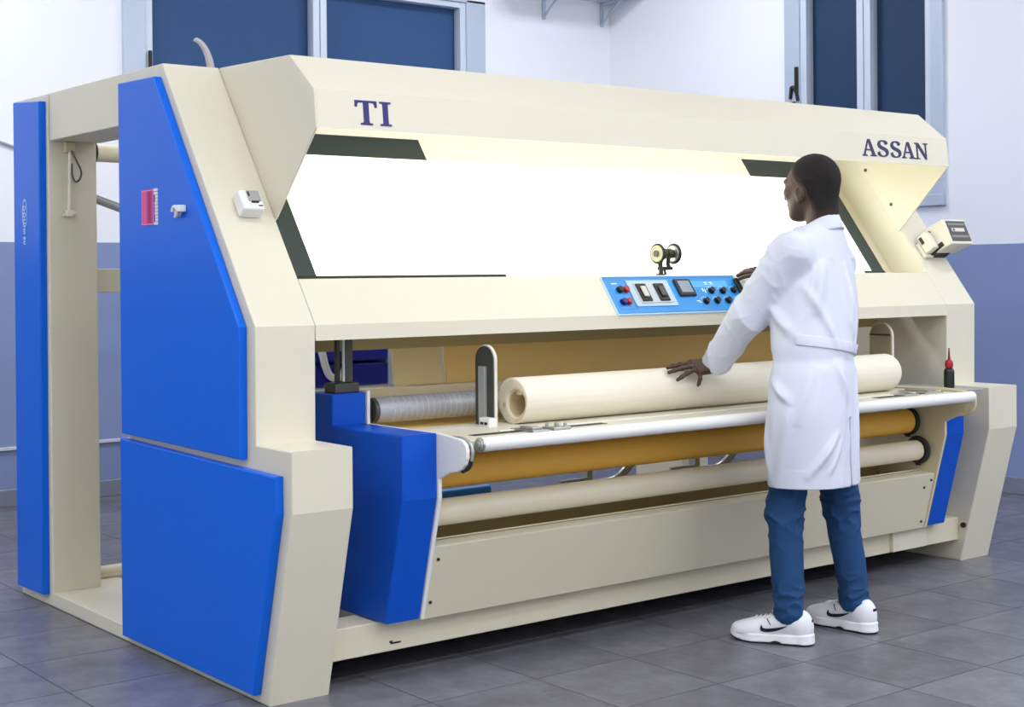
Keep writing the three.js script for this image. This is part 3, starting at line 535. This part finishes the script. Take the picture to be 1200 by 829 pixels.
    d = smin(d, cap(q, [0, 0.018, 0.088], [0, -0.024, 0.108], 0.007, 0.012), 0.012);
    d = smin(d, ell(m, [0.014, -0.027, 0.098], [0.011, 0.009, 0.012]), 0.008);
    d = smin(d, ell(q, [0, -0.053, 0.092], [0.024, 0.0075, 0.012]), 0.006);
    d = smin(d, ell(q, [0, -0.066, 0.090], [0.022, 0.008, 0.012]), 0.006);
    d = smax(d, -ell(q, [0, -0.0595, 0.106], [0.024, 0.0022, 0.010]), 0.003);
    d = smin(d, earF(m), 0.006);
    d = smin(d, cap(q, [0, -0.03, -0.040], [0, -0.19, -0.040], 0.057, 0.060), 0.025);
    return d;
  };
  const headGeo = skin(headF, [1.94, 1.455, 0.22], [2.23, 1.755, 0.53], 0.0036);
  const hairF = p => {
    const q = toHead(p), m = mirror(q);
    const line = hairLine(q);
    const far = Math.min(1, Math.max(0, (q[1] - line) / 0.035));
    const base = smin(skull(q), cap(q, [0, -0.03, -0.040], [0, -0.19, -0.040], 0.057, 0.060), 0.025) - 0.0012 - 0.0035 * far - noise3(p[0] * 90, p[1] * 90, p[2] * 90) * 0.0008;
    return smax(smax(base, (line - q[1]) * 0.8, 0.002), -(earF(m) - 0.004), 0.004);
  };
  const hairLine = q => q[2] > 0.05 ? 0.066 + (q[2] - 0.05) * 0.15 : q[2] > -0.01 ? lerp(-0.015, 0.066, (q[2] + 0.01) / 0.06) : lerp(-0.128, -0.015, Math.min(1, Math.max(0, (q[2] + 0.062) / 0.052)));
  const hairGeo = skin(hairF, [1.94, 1.49, 0.22], [2.23, 1.755, 0.53], 0.0035);
  {
    const a = hairGeo.attributes.position, col = [], c0 = new THREE.Color(0x4a3428), c1 = new THREE.Color(0x17120f);      // clipped fade at the hairline
    for (let i = 0; i < a.count; i++) { const q = toHead([a.getX(i), a.getY(i), a.getZ(i)]), t = Math.min(1, Math.max(0, (q[1] - hairLine(q)) / 0.05)), c = c0.clone().lerp(c1, 0.15 + 0.85 * t); col.push(c.r, c.g, c.b); }
    hairGeo.setAttribute('color', new THREE.Float32BufferAttribute(col, 3));
  }
  // --- hands
  function handF(W, d, n, thumbSide, pose) {     // W wrist, d towards the knuckles, n out of the palm, thumbSide unit vector
    d = unit(d); n = unit(add(n, d, -dot(n, d))); const s = unit(cross(d, n)); const sg = dot(s, thumbSide) > 0 ? 1 : -1; const S = s.map(v => v * sg);
    const at = (a, b, c) => [W[0] + d[0] * a + S[0] * b + n[0] * c, W[1] + d[1] * a + S[1] * b + n[1] * c, W[2] + d[2] * a + S[2] * b + n[2] * c];
    const bones = [];
    pose.fingers.forEach(({ splay, curl, len }, i) => {
      const b0 = 0.030 - i * 0.020, base = [0.090 - [0.004, 0, 0.003, 0.010][i], b0, 0], r0 = [0.0092, 0.0095, 0.009, 0.008][i];
      let dir = [Math.cos(splay), Math.sin(splay), 0], a = 0, p = base; const segs = [0.046, 0.029, 0.023].map(x => x * len);
      bones.push([at(0.035, b0 * 0.8, 0), at(...p), 0.0115, r0 + 0.001]);
      segs.forEach((L0, k) => { a += curl[k]; const v = [dir[0] * Math.cos(a), dir[1] * Math.cos(a), Math.sin(a)], e = add(p, v, L0); bones.push([at(...p), at(...e), r0 - k * 0.0007, r0 - (k + 1) * 0.0007]); p = e; });
    });
    let p = [0.022, 0.026, 0.004], t = pose.thumb;
    bones.push([at(0.010, 0.010, 0.004), at(...p), 0.014, 0.0125]);
    t.forEach((v, k) => { const e = add(p, unit(v), [0.040, 0.032, 0.026][k]); bones.push([at(...p), at(...e), 0.0115 - k * 0.001, 0.0105 - k * 0.001]); p = e; });
    const q = p0 => { const r = sub(p0, W); return [dot(r, d), dot(r, S), dot(r, n)]; };
    return p0 => {
      const l = q(p0), dx = Math.abs(l[0] - 0.045) - 0.040, dy = Math.abs(l[1]) - (0.026 + l[0] * 0.08), dz = Math.abs(l[2]) - 0.006;
      let v = Math.hypot(Math.max(dx, 0), Math.max(dy, 0), Math.max(dz, 0)) + Math.min(Math.max(dx, dy, dz), 0) - 0.0085;
      v = smin(v, cap(p0, at(-0.05, 0, 0), at(0.02, 0, 0), 0.026, 0.023), 0.018);
      for (const [a, b, ra, rb] of bones) v = smin(v, cap(p0, a, b, ra, rb), 0.006);
      return v;
    };
  }
  const LH = handF(J.lw, [-0.97, -0.06, -0.22], [0.05, -0.86, -0.5], [0, 0.5, -0.9], { fingers: [{ splay: 0.05, curl: [0.06, 0.10, 0.08], len: 1 }, { splay: -0.02, curl: [0.06, 0.12, 0.08], len: 1.06 }, { splay: -0.26, curl: [0.14, 0.14, 0.08], len: 0.98 }, { splay: -1.15, curl: [0.7, 0.8, 0.5], len: 0.62 }], thumb: [[0.75, 0.55, 0.45], [0.95, 0.15, 0.25], [1, 0.0, 0.12]] });
  const RH = handF(J.rw, [-0.70, 0.52, -0.48], [-0.20, -0.50, -0.84], [-0.6, -0.6, 0.3], { fingers: [{ splay: 0.2, curl: [0.30, 0.45, 0.3], len: 0.95 }, { splay: 0.10, curl: [0.34, 0.45, 0.3], len: 1.02 }, { splay: 0.0, curl: [0.38, 0.45, 0.3], len: 0.96 }, { splay: -0.12, curl: [0.42, 0.45, 0.3], len: 0.8 }], thumb: [[0.6, 0.8, 0.45], [0.85, 0.4, 0.5], [0.9, 0.1, 0.5]] });
  const around = (c, r) => [[c[0] - r, c[1] - r, c[2] - r], [c[0] + r, c[1] + r, c[2] + r]];
  const lhGeo = skin(LH, ...around([J.lw[0] - 0.075, J.lw[1] - 0.03, J.lw[2] - 0.02], 0.135), 0.0032);
  const rhGeo = skin(RH, ...around([J.rw[0] - 0.06, J.rw[1] + 0.03, J.rw[2] - 0.06], 0.145), 0.0032);
  // the hands rest on what they touch: moved out along the contact direction until they just meet it
  const restOn = (geo, dir, clear) => { const a = geo.attributes.position; for (let k = 0; k < 12; k++) { let m = 1; for (let i = 0; i < a.count; i++) m = Math.min(m, clear(a.getX(i), a.getY(i), a.getZ(i))); if (m > 0.0004 && m < 0.0016) break; geo.translate(...dir.map(v => v * (0.001 - m))); } };
  restOn(lhGeo, [0, 0.72, 0.69], (x, y, z) => Math.hypot(y - 0.8775, z + 0.028) - 0.0822);
  restOn(rhGeo, [0, 0.6, 0.8], (x, y, z) => Math.max((y - s0.y) * sn.y + (z - s0.z) * sn.z - 0.0235, y - 1.309));
  // --- body under the clothes
  const bodyF = p => {
    let d = cap(p, J.pelvis, J.chest, 0.085, 0.09); d = smin(d, cap(p, J.chest, J.neck, 0.09, 0.05), 0.05);
    d = smin(d, cap(p, J.ls, J.rs, 0.05, 0.05), 0.05);
    for (const [a, b, c] of [['ls', 'le', 'lw'], ['rs', 're', 'rw']]) { d = smin(d, cap(p, J[a], J[b], 0.045, 0.036), 0.03); d = smin(d, cap(p, J[b], J[c], 0.036, 0.025), 0.02); }
    for (const [a, b, c] of [['lh', 'lk', 'la'], ['rh', 'rk', 'ra']]) { d = smin(d, cap(p, J[a], J[b], 0.062, 0.042), 0.04); d = smin(d, cap(p, J[b], J[c], 0.042, 0.028), 0.02); }
    return d;
  };
  const bodyGeo = skin(bodyF, [1.70, 0.03, -0.12], [2.52, 1.50, 0.66], 0.012);
  put('body', [bodyGeo, headGeo, lhGeo, rhGeo], skinMat, person);
  put('hair', hairGeo, hairMat, person, 'close-cropped black hair');
  for (const s of [-1, 1]) { const e = add(add(add(HC, hr, s * 0.031), [0, 1, 0], 0.008), hf, 0.0815); put('eye', new THREE.SphereGeometry(0.0115, 16, 12).translate(...e), std(0xded8ce, 0.25), person); }
  // --- lab coat
  const SEC = [[0.53, 1.980, 0.470, 0.208, 0.160], [0.80, 1.980, 0.466, 0.214, 0.154], [1.00, 2.012, 0.451, 0.202, 0.140], [1.18, 2.056, 0.430, 0.202, 0.134], [1.32, 2.078, 0.414, 0.192, 0.120], [1.42, 2.082, 0.418, 0.118, 0.094], [1.50, 2.088, 0.420, 0.074, 0.074], [1.6, 2.088, 0.420, 0.070, 0.070]];
  const secAt = y => {
    let i = 0; while (i < SEC.length - 2 && y > SEC[i + 1][0]) i++;
    const a = SEC[i], b = SEC[i + 1], p = SEC[Math.max(0, i - 1)], n = SEC[Math.min(SEC.length - 1, i + 2)], h = b[0] - a[0], t = Math.min(1, Math.max(0, (y - a[0]) / h));
    return [1, 2, 3, 4].map(k => { const m0 = i ? (b[k] - p[k]) / (b[0] - p[0]) * h : b[k] - a[k], m1 = i < SEC.length - 2 ? (n[k] - a[k]) / (n[0] - a[0]) * h : b[k] - a[k], t2 = t * t, t3 = t2 * t; return (2 * t3 - 3 * t2 + 1) * a[k] + (t3 - 2 * t2 + t) * m0 + (3 * t2 - 2 * t3) * b[k] + (t3 - t2) * m1; });
  };
  const ridge = (x, y, z) => { const n = 1 - Math.abs(noise3(x, y, z)); return n * n * n; };
  const CREASE = [[-53, 1.36, -62, 1.18, 0.022, 0.009], [0, 1.34, -5, 1.14, 0.018, 0.006], [-10, 1.33, 6, 1.03, 0.020, 0.007], [-30, 0.99, -6, 0.86, 0.015, 0.006], [-66, 0.60, -28, 0.745, 0.013, 0.007], [-42, 0.61, -22, 0.715, 0.010, 0.005], [-105, 0.93, -84, 0.86, 0.014, 0.006], [-18, 0.99, -14, 0.74, 0.016, 0.005], [-118, 1.20, -84, 1.09, 0.018, 0.006], [-62, 0.98, -76, 0.79, 0.016, 0.005], [30, 0.97, 24, 0.60, 0.016, 0.005], [-98, 0.56, -82, 0.82, 0.018, 0.006], [-75, 1.26, -40, 1.10, 0.016, 0.005], [18, 1.25, 28, 1.02, 0.016, 0.005], [-120, 0.80, -108, 0.58, 0.016, 0.005], [-45, 1.13, -30, 1.05, 0.012, 0.004], [-6, 1.14, 14, 1.06, 0.012, 0.004]];
  const folds = (x, y, z) => {
    const [cx, cz] = secAt(y), th = Math.atan2((x - cx) * Rt[0] + (z - cz) * Rt[2], -((x - cx) * F[0] + (z - cz) * F[2])); let v = noise3(x * 2.6, y * 2, z * 2.6) * 0.004 + ridge(x * 5.2 + 3, y * 1.1, z * 5.2) * 0.004 - 0.004;
    for (const [t0, y0, t1, y1, wd, am] of CREASE) { const ax = t0 * 0.00297, bx = t1 * 0.00297, px = th * 0.17, dx = bx - ax, dy = y1 - y0, t = Math.min(1, Math.max(0, ((px - ax) * dx + (y - y0) * dy) / (dx * dx + dy * dy))), e = Math.hypot(px - ax - dx * t, y - y0 - dy * t) / wd; if (e < 3) v += am * 2.0 * Math.exp(-e * e) * Math.sin(Math.PI * (0.12 + 0.76 * t)); }
    return v;
  };
  const HEM = 0.553;
  const backDir = [-F[0], 0, -F[2]];
  const torsoF = p => {
    const [cx, cz, rx, rz] = secAt(p[1]), dx = p[0] - cx, dz = p[2] - cz, u = dx * Rt[0] + dz * Rt[2], v = dx * F[0] + dz * F[2];
    const zf = v > 0 && p[1] < 1.2 ? rz * lerp(0.74, 1, Math.min(1, Math.max(0, (p[1] - 0.95) / 0.25))) : rz, e = v > 0 ? 3.0 : 2, k = (Math.abs(u / rx) ** e + Math.abs(v / zf) ** e) ** (1 / e); return (k - 1) * Math.min(rx, rz) * 0.95;
  };
  const sleeve = (p, a, b, c, r0, r1, r2) => smin(cap(p, a, b, r0, r1), cap(p, b, c, r1, r2), 0.03);
  const cuffL = unit(sub(J.lw, J.le)), cuffR = unit(sub(J.rw, J.re));
  const coatF = p => {
    const [x, y, z] = p;
    let d = torsoF(p);
    d = smin(d, cap(p, [J.neck[0] - 0.035, 1.432, J.neck[2] + 0.008], J.ls, 0.056, 0.066), 0.05);
    d = smin(d, cap(p, [J.neck[0] + 0.035, 1.432, J.neck[2] - 0.008], J.rs, 0.056, 0.062), 0.06);
    // folds of the body of the coat
    const fl = folds(x, y, z);
    d -= fl * (y > 1.36 ? 0.35 : y < 0.62 ? 0.8 : 1);
    // waist pulled in by the belt
    d += Math.exp(-(((y - 1.0) / 0.03) ** 2)) * 0.006;
    // hem is an open skirt
    if (y < 0.80) { d = Math.max(d, -(d + 0.016 + Math.max(0, y - 0.72) * 0.8)); }
    d = Math.max(d, HEM - y);
    // vent at the centre of the back
    if (y < 0.80) { const [cx, cz] = secAt(y), u = (x - cx) * Rt[0] + (z - cz) * Rt[2], v = (x - cx) * F[0] + (z - cz) * F[2]; if (v < 0) d = smax(d, -(Math.abs(u - 0.004) - 0.0035 - (0.80 - y) * 0.012), 0.004); }
    // sleeves, open at the cuffs
    let l = sleeve(p, J.ls, J.le, J.lw, 0.078, 0.066, 0.052), r = sleeve(p, J.rs, J.re, J.rw, 0.070, 0.060, 0.049);
    const wr = ridge(x * 5 + 2, y * 4.5 + z * 3, z * 4 + 2) * 0.007 + ridge(x * 9 + y * 4, y * 7, z * 8) * 0.003 - 0.003; l -= wr; r -= wr;
    const tl = dot(sub(p, J.lw), cuffL), tr = dot(sub(p, J.rw), cuffR);
    l = Math.max(l, tl + 0.012); r = Math.max(r, tr + 0.03);
    l = smax(l, -Math.max(cap(p, add(J.lw, cuffL, -0.07), add(J.lw, cuffL, 0.05), 0.036, 0.041), -(tl + 0.065)), 0.004);
    r = smax(r, -Math.max(cap(p, add(J.rw, cuffR, -0.09), add(J.rw, cuffR, 0.05), 0.036, 0.041), -(tr + 0.08)), 0.004);
    d = smin(d, l, 0.022); d = smin(d, r, 0.022);
    // neck opening
    { const ax = x - J.neck[0], az = z - J.neck[2], c = (ax * F[0] + az * F[2]) / (Math.hypot(ax, az) + 0.02); d = smax(d, y - (1.492 - 0.03 * c + Math.max(0, Math.hypot(ax, az) - 0.09) * 2), 0.006); }
    d = smax(d, -cap(p, [J.neck[0], 1.40, J.neck[2]], [J.neck[0], 1.62, J.neck[2]], 0.061, 0.064), 0.01);
    return d;
  };
  const coatMat = new THREE.MeshPhysicalMaterial({ color: 0xd8dce9, roughness: 0.9, sheen: 0.15, sheenRoughness: 0.6 });
  const coat = put('lab_coat', skin(coatF, [1.74, 0.535, -0.09], [2.50, 1.55, 0.66], 0.0062), coatMat, person, 'white knee-length lab coat with back belt');
  // collar: a folded band round the neck
  {
    const n = 56, pos = [], idx = []; const C = [J.neck[0], J.neck[2]];
    const prof = [[0.062, 1.465], [0.0635, 1.524], [0.066, 1.532], [0.071, 1.529], [0.082, 1.500], [0.089, 1.482], [0.088, 1.474], [0.080, 1.474], [0.070, 1.468]];
    const A0 = 0.45, A1 = Math.PI * 2 - 0.45;          // open at the front
    for (let i = 0; i <= n; i++) { const a = lerp(A0, A1, i / n), c = Math.cos(a), s = Math.sin(a), drop = 0.070 * (1 + c) * 0.5; for (const [r, y] of prof) pos.push(C[0] + r * (F[0] * c + Rt[0] * s), y - drop, C[1] + r * (F[2] * c + Rt[2] * s)); }
    const m = prof.length; for (let i = 0; i < n; i++) for (let j = 0; j < m; j++) { const a = i * m + j, b = i * m + (j + 1) % m, c = a + m, e = b + m; idx.push(a, c, b, b, c, e); }
    const g = new THREE.BufferGeometry(); g.setAttribute('position', new THREE.Float32BufferAttribute(pos, 3)); g.setIndex(idx); g.computeVertexNormals(); put('collar', g, coatMat, coat, 'turned-down collar');
  }
  // half belt across the back, lying on the coat
  const toSurface = (f, o, dir, far) => { let t = far; for (let k = 0; k < 60; k++) { const p = add(o, dir, t), v = f(p); if (v < 0.0006) return p; t -= Math.max(v * 0.7, 0.0005); if (t < 0) break; } return add(o, dir, Math.max(t, 0)); };
  {
    const n = 40, pos = [], idx = [];
    for (let i = 0; i <= n; i++) {
      const th = lerp(-1.42, 1.25, i / n), dir = unit(add(add([0, 0, 0], backDir, Math.cos(th)), Rt, Math.sin(th))), yc = 1.078 - 0.062 * (i / n);
      const [cx, cz] = secAt(yc);
      for (const [dy, lift] of [[-0.019, 0.001], [-0.017, 0.007], [0.017, 0.007], [0.019, 0.001]]) { const y = yc + dy, s = toSurface(q => torsoCoat(q), [cx, y, cz], dir, 0.30); pos.push(...add(s, dir, lift)); }
    }
    for (let i = 0; i < n; i++) for (let j = 0; j < 3; j++) { const a = i * 4 + j, b = a + 1, c = a + 4, e = b + 4; idx.push(a, b, c, b, e, c); }
    const g = new THREE.BufferGeometry(); g.setAttribute('position', new THREE.Float32BufferAttribute(pos, 3)); g.setIndex(idx); g.computeVertexNormals(); const m2 = coatMat.clone(); m2.side = THREE.DoubleSide; put('belt', g, m2, coat, 'half belt across the back');
  }
  function torsoCoat(p) {                       // coat body without the arms, for laying the belt
    const [x, y, z] = p; let d = torsoF(p);
    d -= folds(x, y, z);
    return d + Math.exp(-(((y - 1.0) / 0.03) ** 2)) * 0.006;
  }
  // --- jeans
  const legF = (p, a, b, c) => {
    let d = smin(cap(p, a, b, 0.082, 0.064), cap(p, b, c, 0.064, 0.054), 0.03);
    const t = Math.exp(-(((p[1] - 0.45) / 0.10) ** 2)) + 1.3 * Math.exp(-(((p[1] - 0.14) / 0.07) ** 2));
    d -= (ridge(p[0] * 9, p[1] * 16, p[2] * 9) - 0.45) * 0.010 * t + noise3(p[0] * 6, p[1] * 4, p[2] * 6) * 0.002;
    return Math.max(d, 0.082 - p[1] + 0.02 * Math.sin(p[2] * 20));
  };
  const jeansF = p => smin(smin(legF(p, J.lh, J.lk, add(J.la, [0, 0.02, 0])), legF(p, J.rh, J.rk, add(J.ra, [0, 0.02, 0])), 0.03), cap(p, add(J.pelvis, Rt, -0.05), add(J.pelvis, Rt, 0.05), 0.08, 0.08), 0.05);
  const denim = std(0x10406f, 0.85);
  put('jeans', skin(jeansF, [1.70, 0.07, 0.28], [2.28, 0.96, 0.64], 0.0075), denim, person, 'dark blue jeans');
  // --- trainers
  function trainer(ankle, yaw, mark) {
    const f = [-Math.sin(yaw), 0, -Math.cos(yaw)], r = [Math.cos(yaw), 0, -Math.sin(yaw)], O = [ankle[0] + f[0] * 0.055, 0, ankle[2] + f[2] * 0.055];
    const loc = p => { const d = sub(p, O); return [dot(d, r), d[1], dot(d, f)]; }, wor = q => [O[0] + r[0] * q[0] + f[0] * q[2], q[1], O[2] + r[2] * q[0] + f[2] * q[2]];
    const upF = q => {
      let d = ell(q, [0, 0.060, -0.095], [0.038, 0.062, 0.046]);
      d = smin(d, cap(q, [0, 0.075, -0.075], [0, 0.050, 0.06], 0.038, 0.036), 0.03);
      d = smin(d, ell(q, [0, 0.036, 0.090], [0.047, 0.038, 0.064]), 0.03);
      d = smax(d, q[1] - (0.112 - Math.max(0, q[2] + 0.03) * 0.30 + (q[2] < -0.09 ? 0.010 : 0)), 0.006);
      d = smax(d, -cap(q, [0, 0.105, -0.065], [0, 0.15, -0.058], 0.034, 0.042), 0.006);
      return smax(d, 0.026 - q[1], 0.004);
    };
    const soleD = q => Math.min(smin(smin(cap([q[0], 0, q[2]], [0, 0, -0.102], [0, 0, -0.05], 0.041, 0.039), cap([q[0], 0, q[2]], [0, 0, -0.05], [0.002, 0, 0.07], 0.038, 0.049), 0.02), cap([q[0], 0, q[2]], [0.002, 0, 0.07], [0, 0, 0.118], 0.049, 0.038), 0.02));
    const midF = q => { const top = 0.040 - 0.006 * Math.sin((q[2] + 0.1) * 12), bot = 0.006 + Math.max(0, q[2] - 0.09) ** 2 * 3.5 + (Math.abs(q[2] + 0.015) < 0.02 ? 0.006 * Math.cos((q[2] + 0.015) / 0.02 * Math.PI / 2) : 0); return smax(smax(soleD(q) - (q[1] < 0.024 ? (0.024 - q[1]) * 0.12 : 0), q[1] - top, 0.006), bot - q[1], 0.004); };
    const outF = q => { const bot = Math.max(0, q[2] - 0.09) ** 2 * 3.5; return Math.max(soleD(q) + 0.001, q[1] - bot - 0.0075, bot - q[1]); };
    const grp = new THREE.Group(); grp.name = 'trainer'; grp.userData.label = 'white trainer with dark side mark'; person.add(grp);
    const W = fn => p => fn(loc(p)), bb = [[O[0] - 0.18, -0.004, O[2] - 0.18], [O[0] + 0.18, 0.13, O[2] + 0.18]];
    put('upper', skin(W(upF), ...bb, 0.0042), std(0xe8eaee, 0.6), grp); put('midsole', skin(W(midF), ...bb, 0.0040), std(0xf0f1f3, 0.5), grp); put('outsole', skin(W(outF), ...bb, 0.0034), std(0x1b1d22, 0.7), grp, 'dark outsole');
    const top = (x, z) => { let y = 0.15; for (let k = 0; k < 80; k++) { const v = upF([x, y, z]); if (v < 0.001) break; y -= Math.max(0.0006, v * 0.6); } return y; };
    for (let k = 0; k < 5; k++) { const z = -0.005 + k * 0.017, pts = []; for (let i = 0; i <= 8; i++) { const x = -0.024 + i * 0.006; pts.push(wor([x, top(x, z + (i - 4) * 0.0006) + 0.002, z + (i - 4) * 0.0006])); } put('lace', tube(pts, 0.0024, 12), std(0xf4f4f4, 0.8), grp); }
    { const pts = [[-0.018, 0.112, -0.012], [-0.004, 0.126, -0.006], [0.010, 0.118, 0.0], [0.0, 0.108, 0.004], [-0.012, 0.118, -0.002]].map(wor); put('lace', tube(pts, 0.0024, 20), std(0xf4f4f4, 0.8), grp); put('tongue', box(-0.001, 0.001, 0, 0.001, 0, 0.001).scale(18, 42, 5).applyMatrix4(new THREE.Matrix4().makeBasis(V3(...r), V3(0, 1, 0), V3(...f).negate()).setPosition(...wor([0, 0.082, -0.012]))), std(0xe8eaee, 0.7), grp); }
    // side marks: a curved tick laid on the outer (sx) side of the upper
    const onSide = (sx, pts2, name, m) => {
      const sh = new THREE.Shape(pts2.map(p => new THREE.Vector2(...p))), g = new THREE.ExtrudeGeometry(sh, { depth: 0.001, bevelEnabled: false, steps: 1 }), a = g.attributes.position;
      for (let i = 0; i < a.count; i++) { const z = a.getX(i), y = a.getY(i), out = a.getZ(i); let x = 0.07; for (let k = 0; k < 80; k++) { const v = Math.min(upF([sx * x, y, z]), midF([sx * x, y, z])); if (v < 0.0008) break; x -= Math.max(0.0005, v * 0.6); } const q = wor([sx * (x + 0.0006 + out), y, z]); a.setXYZ(i, ...q); }
      g.computeVertexNormals(); put(name, g, m, grp);
    };
    const tick = new THREE.SplineCurve([[-0.056, 0.068], [-0.020, 0.049], [0.012, 0.041], [0.033, 0.043], [0.040, 0.052], [0.036, 0.066], [0.030, 0.056], [0.016, 0.054], [-0.015, 0.059], [-0.056, 0.069]].map(p => new THREE.Vector2(...p))).getPoints(36).map(p => [p.x, p.y]);
    const ink = std(0x14161c, 0.6), mm = ink.clone(); mm.side = THREE.DoubleSide;
    for (const sx of mark) { onSide(sx, tick, 'side_mark', mm); { const pts = []; for (let k = 0; k <= 8; k++) { const z = 0.003 + 0.016 * k / 8, y = 0.067 + 0.020 * k / 8; let x = 0.07; for (let j = 0; j < 80; j++) { const v = Math.min(upF([sx * x, y, z]), midF([sx * x, y, z])); if (v < 0.0006) break; x -= Math.max(0.0005, v * 0.6); } pts.push(wor([sx * (x + 0.0006), y, z])); } put('side_stripe', tube(pts, 0.0016, 12), ink, grp); } }
    const hb = [[-0.006, 0.086], [0.006, 0.086], [0.006, 0.093], [-0.006, 0.093]]; // heel tab
    put('heel_mark', box(-0.009, 0.009, 0, 0.009, -0.0012, 0.0012).applyMatrix4(new THREE.Matrix4().makeBasis(V3(...r), V3(0, 1, 0), V3(...f).negate()).setPosition(...wor([0, 0.082, -0.137]))), ink, grp);
  }
  trainer(J.la, 0.50, [-1, 1]); trainer(J.ra, 0.08, [-1, 1]);
}
renderer.render(scene, camera);
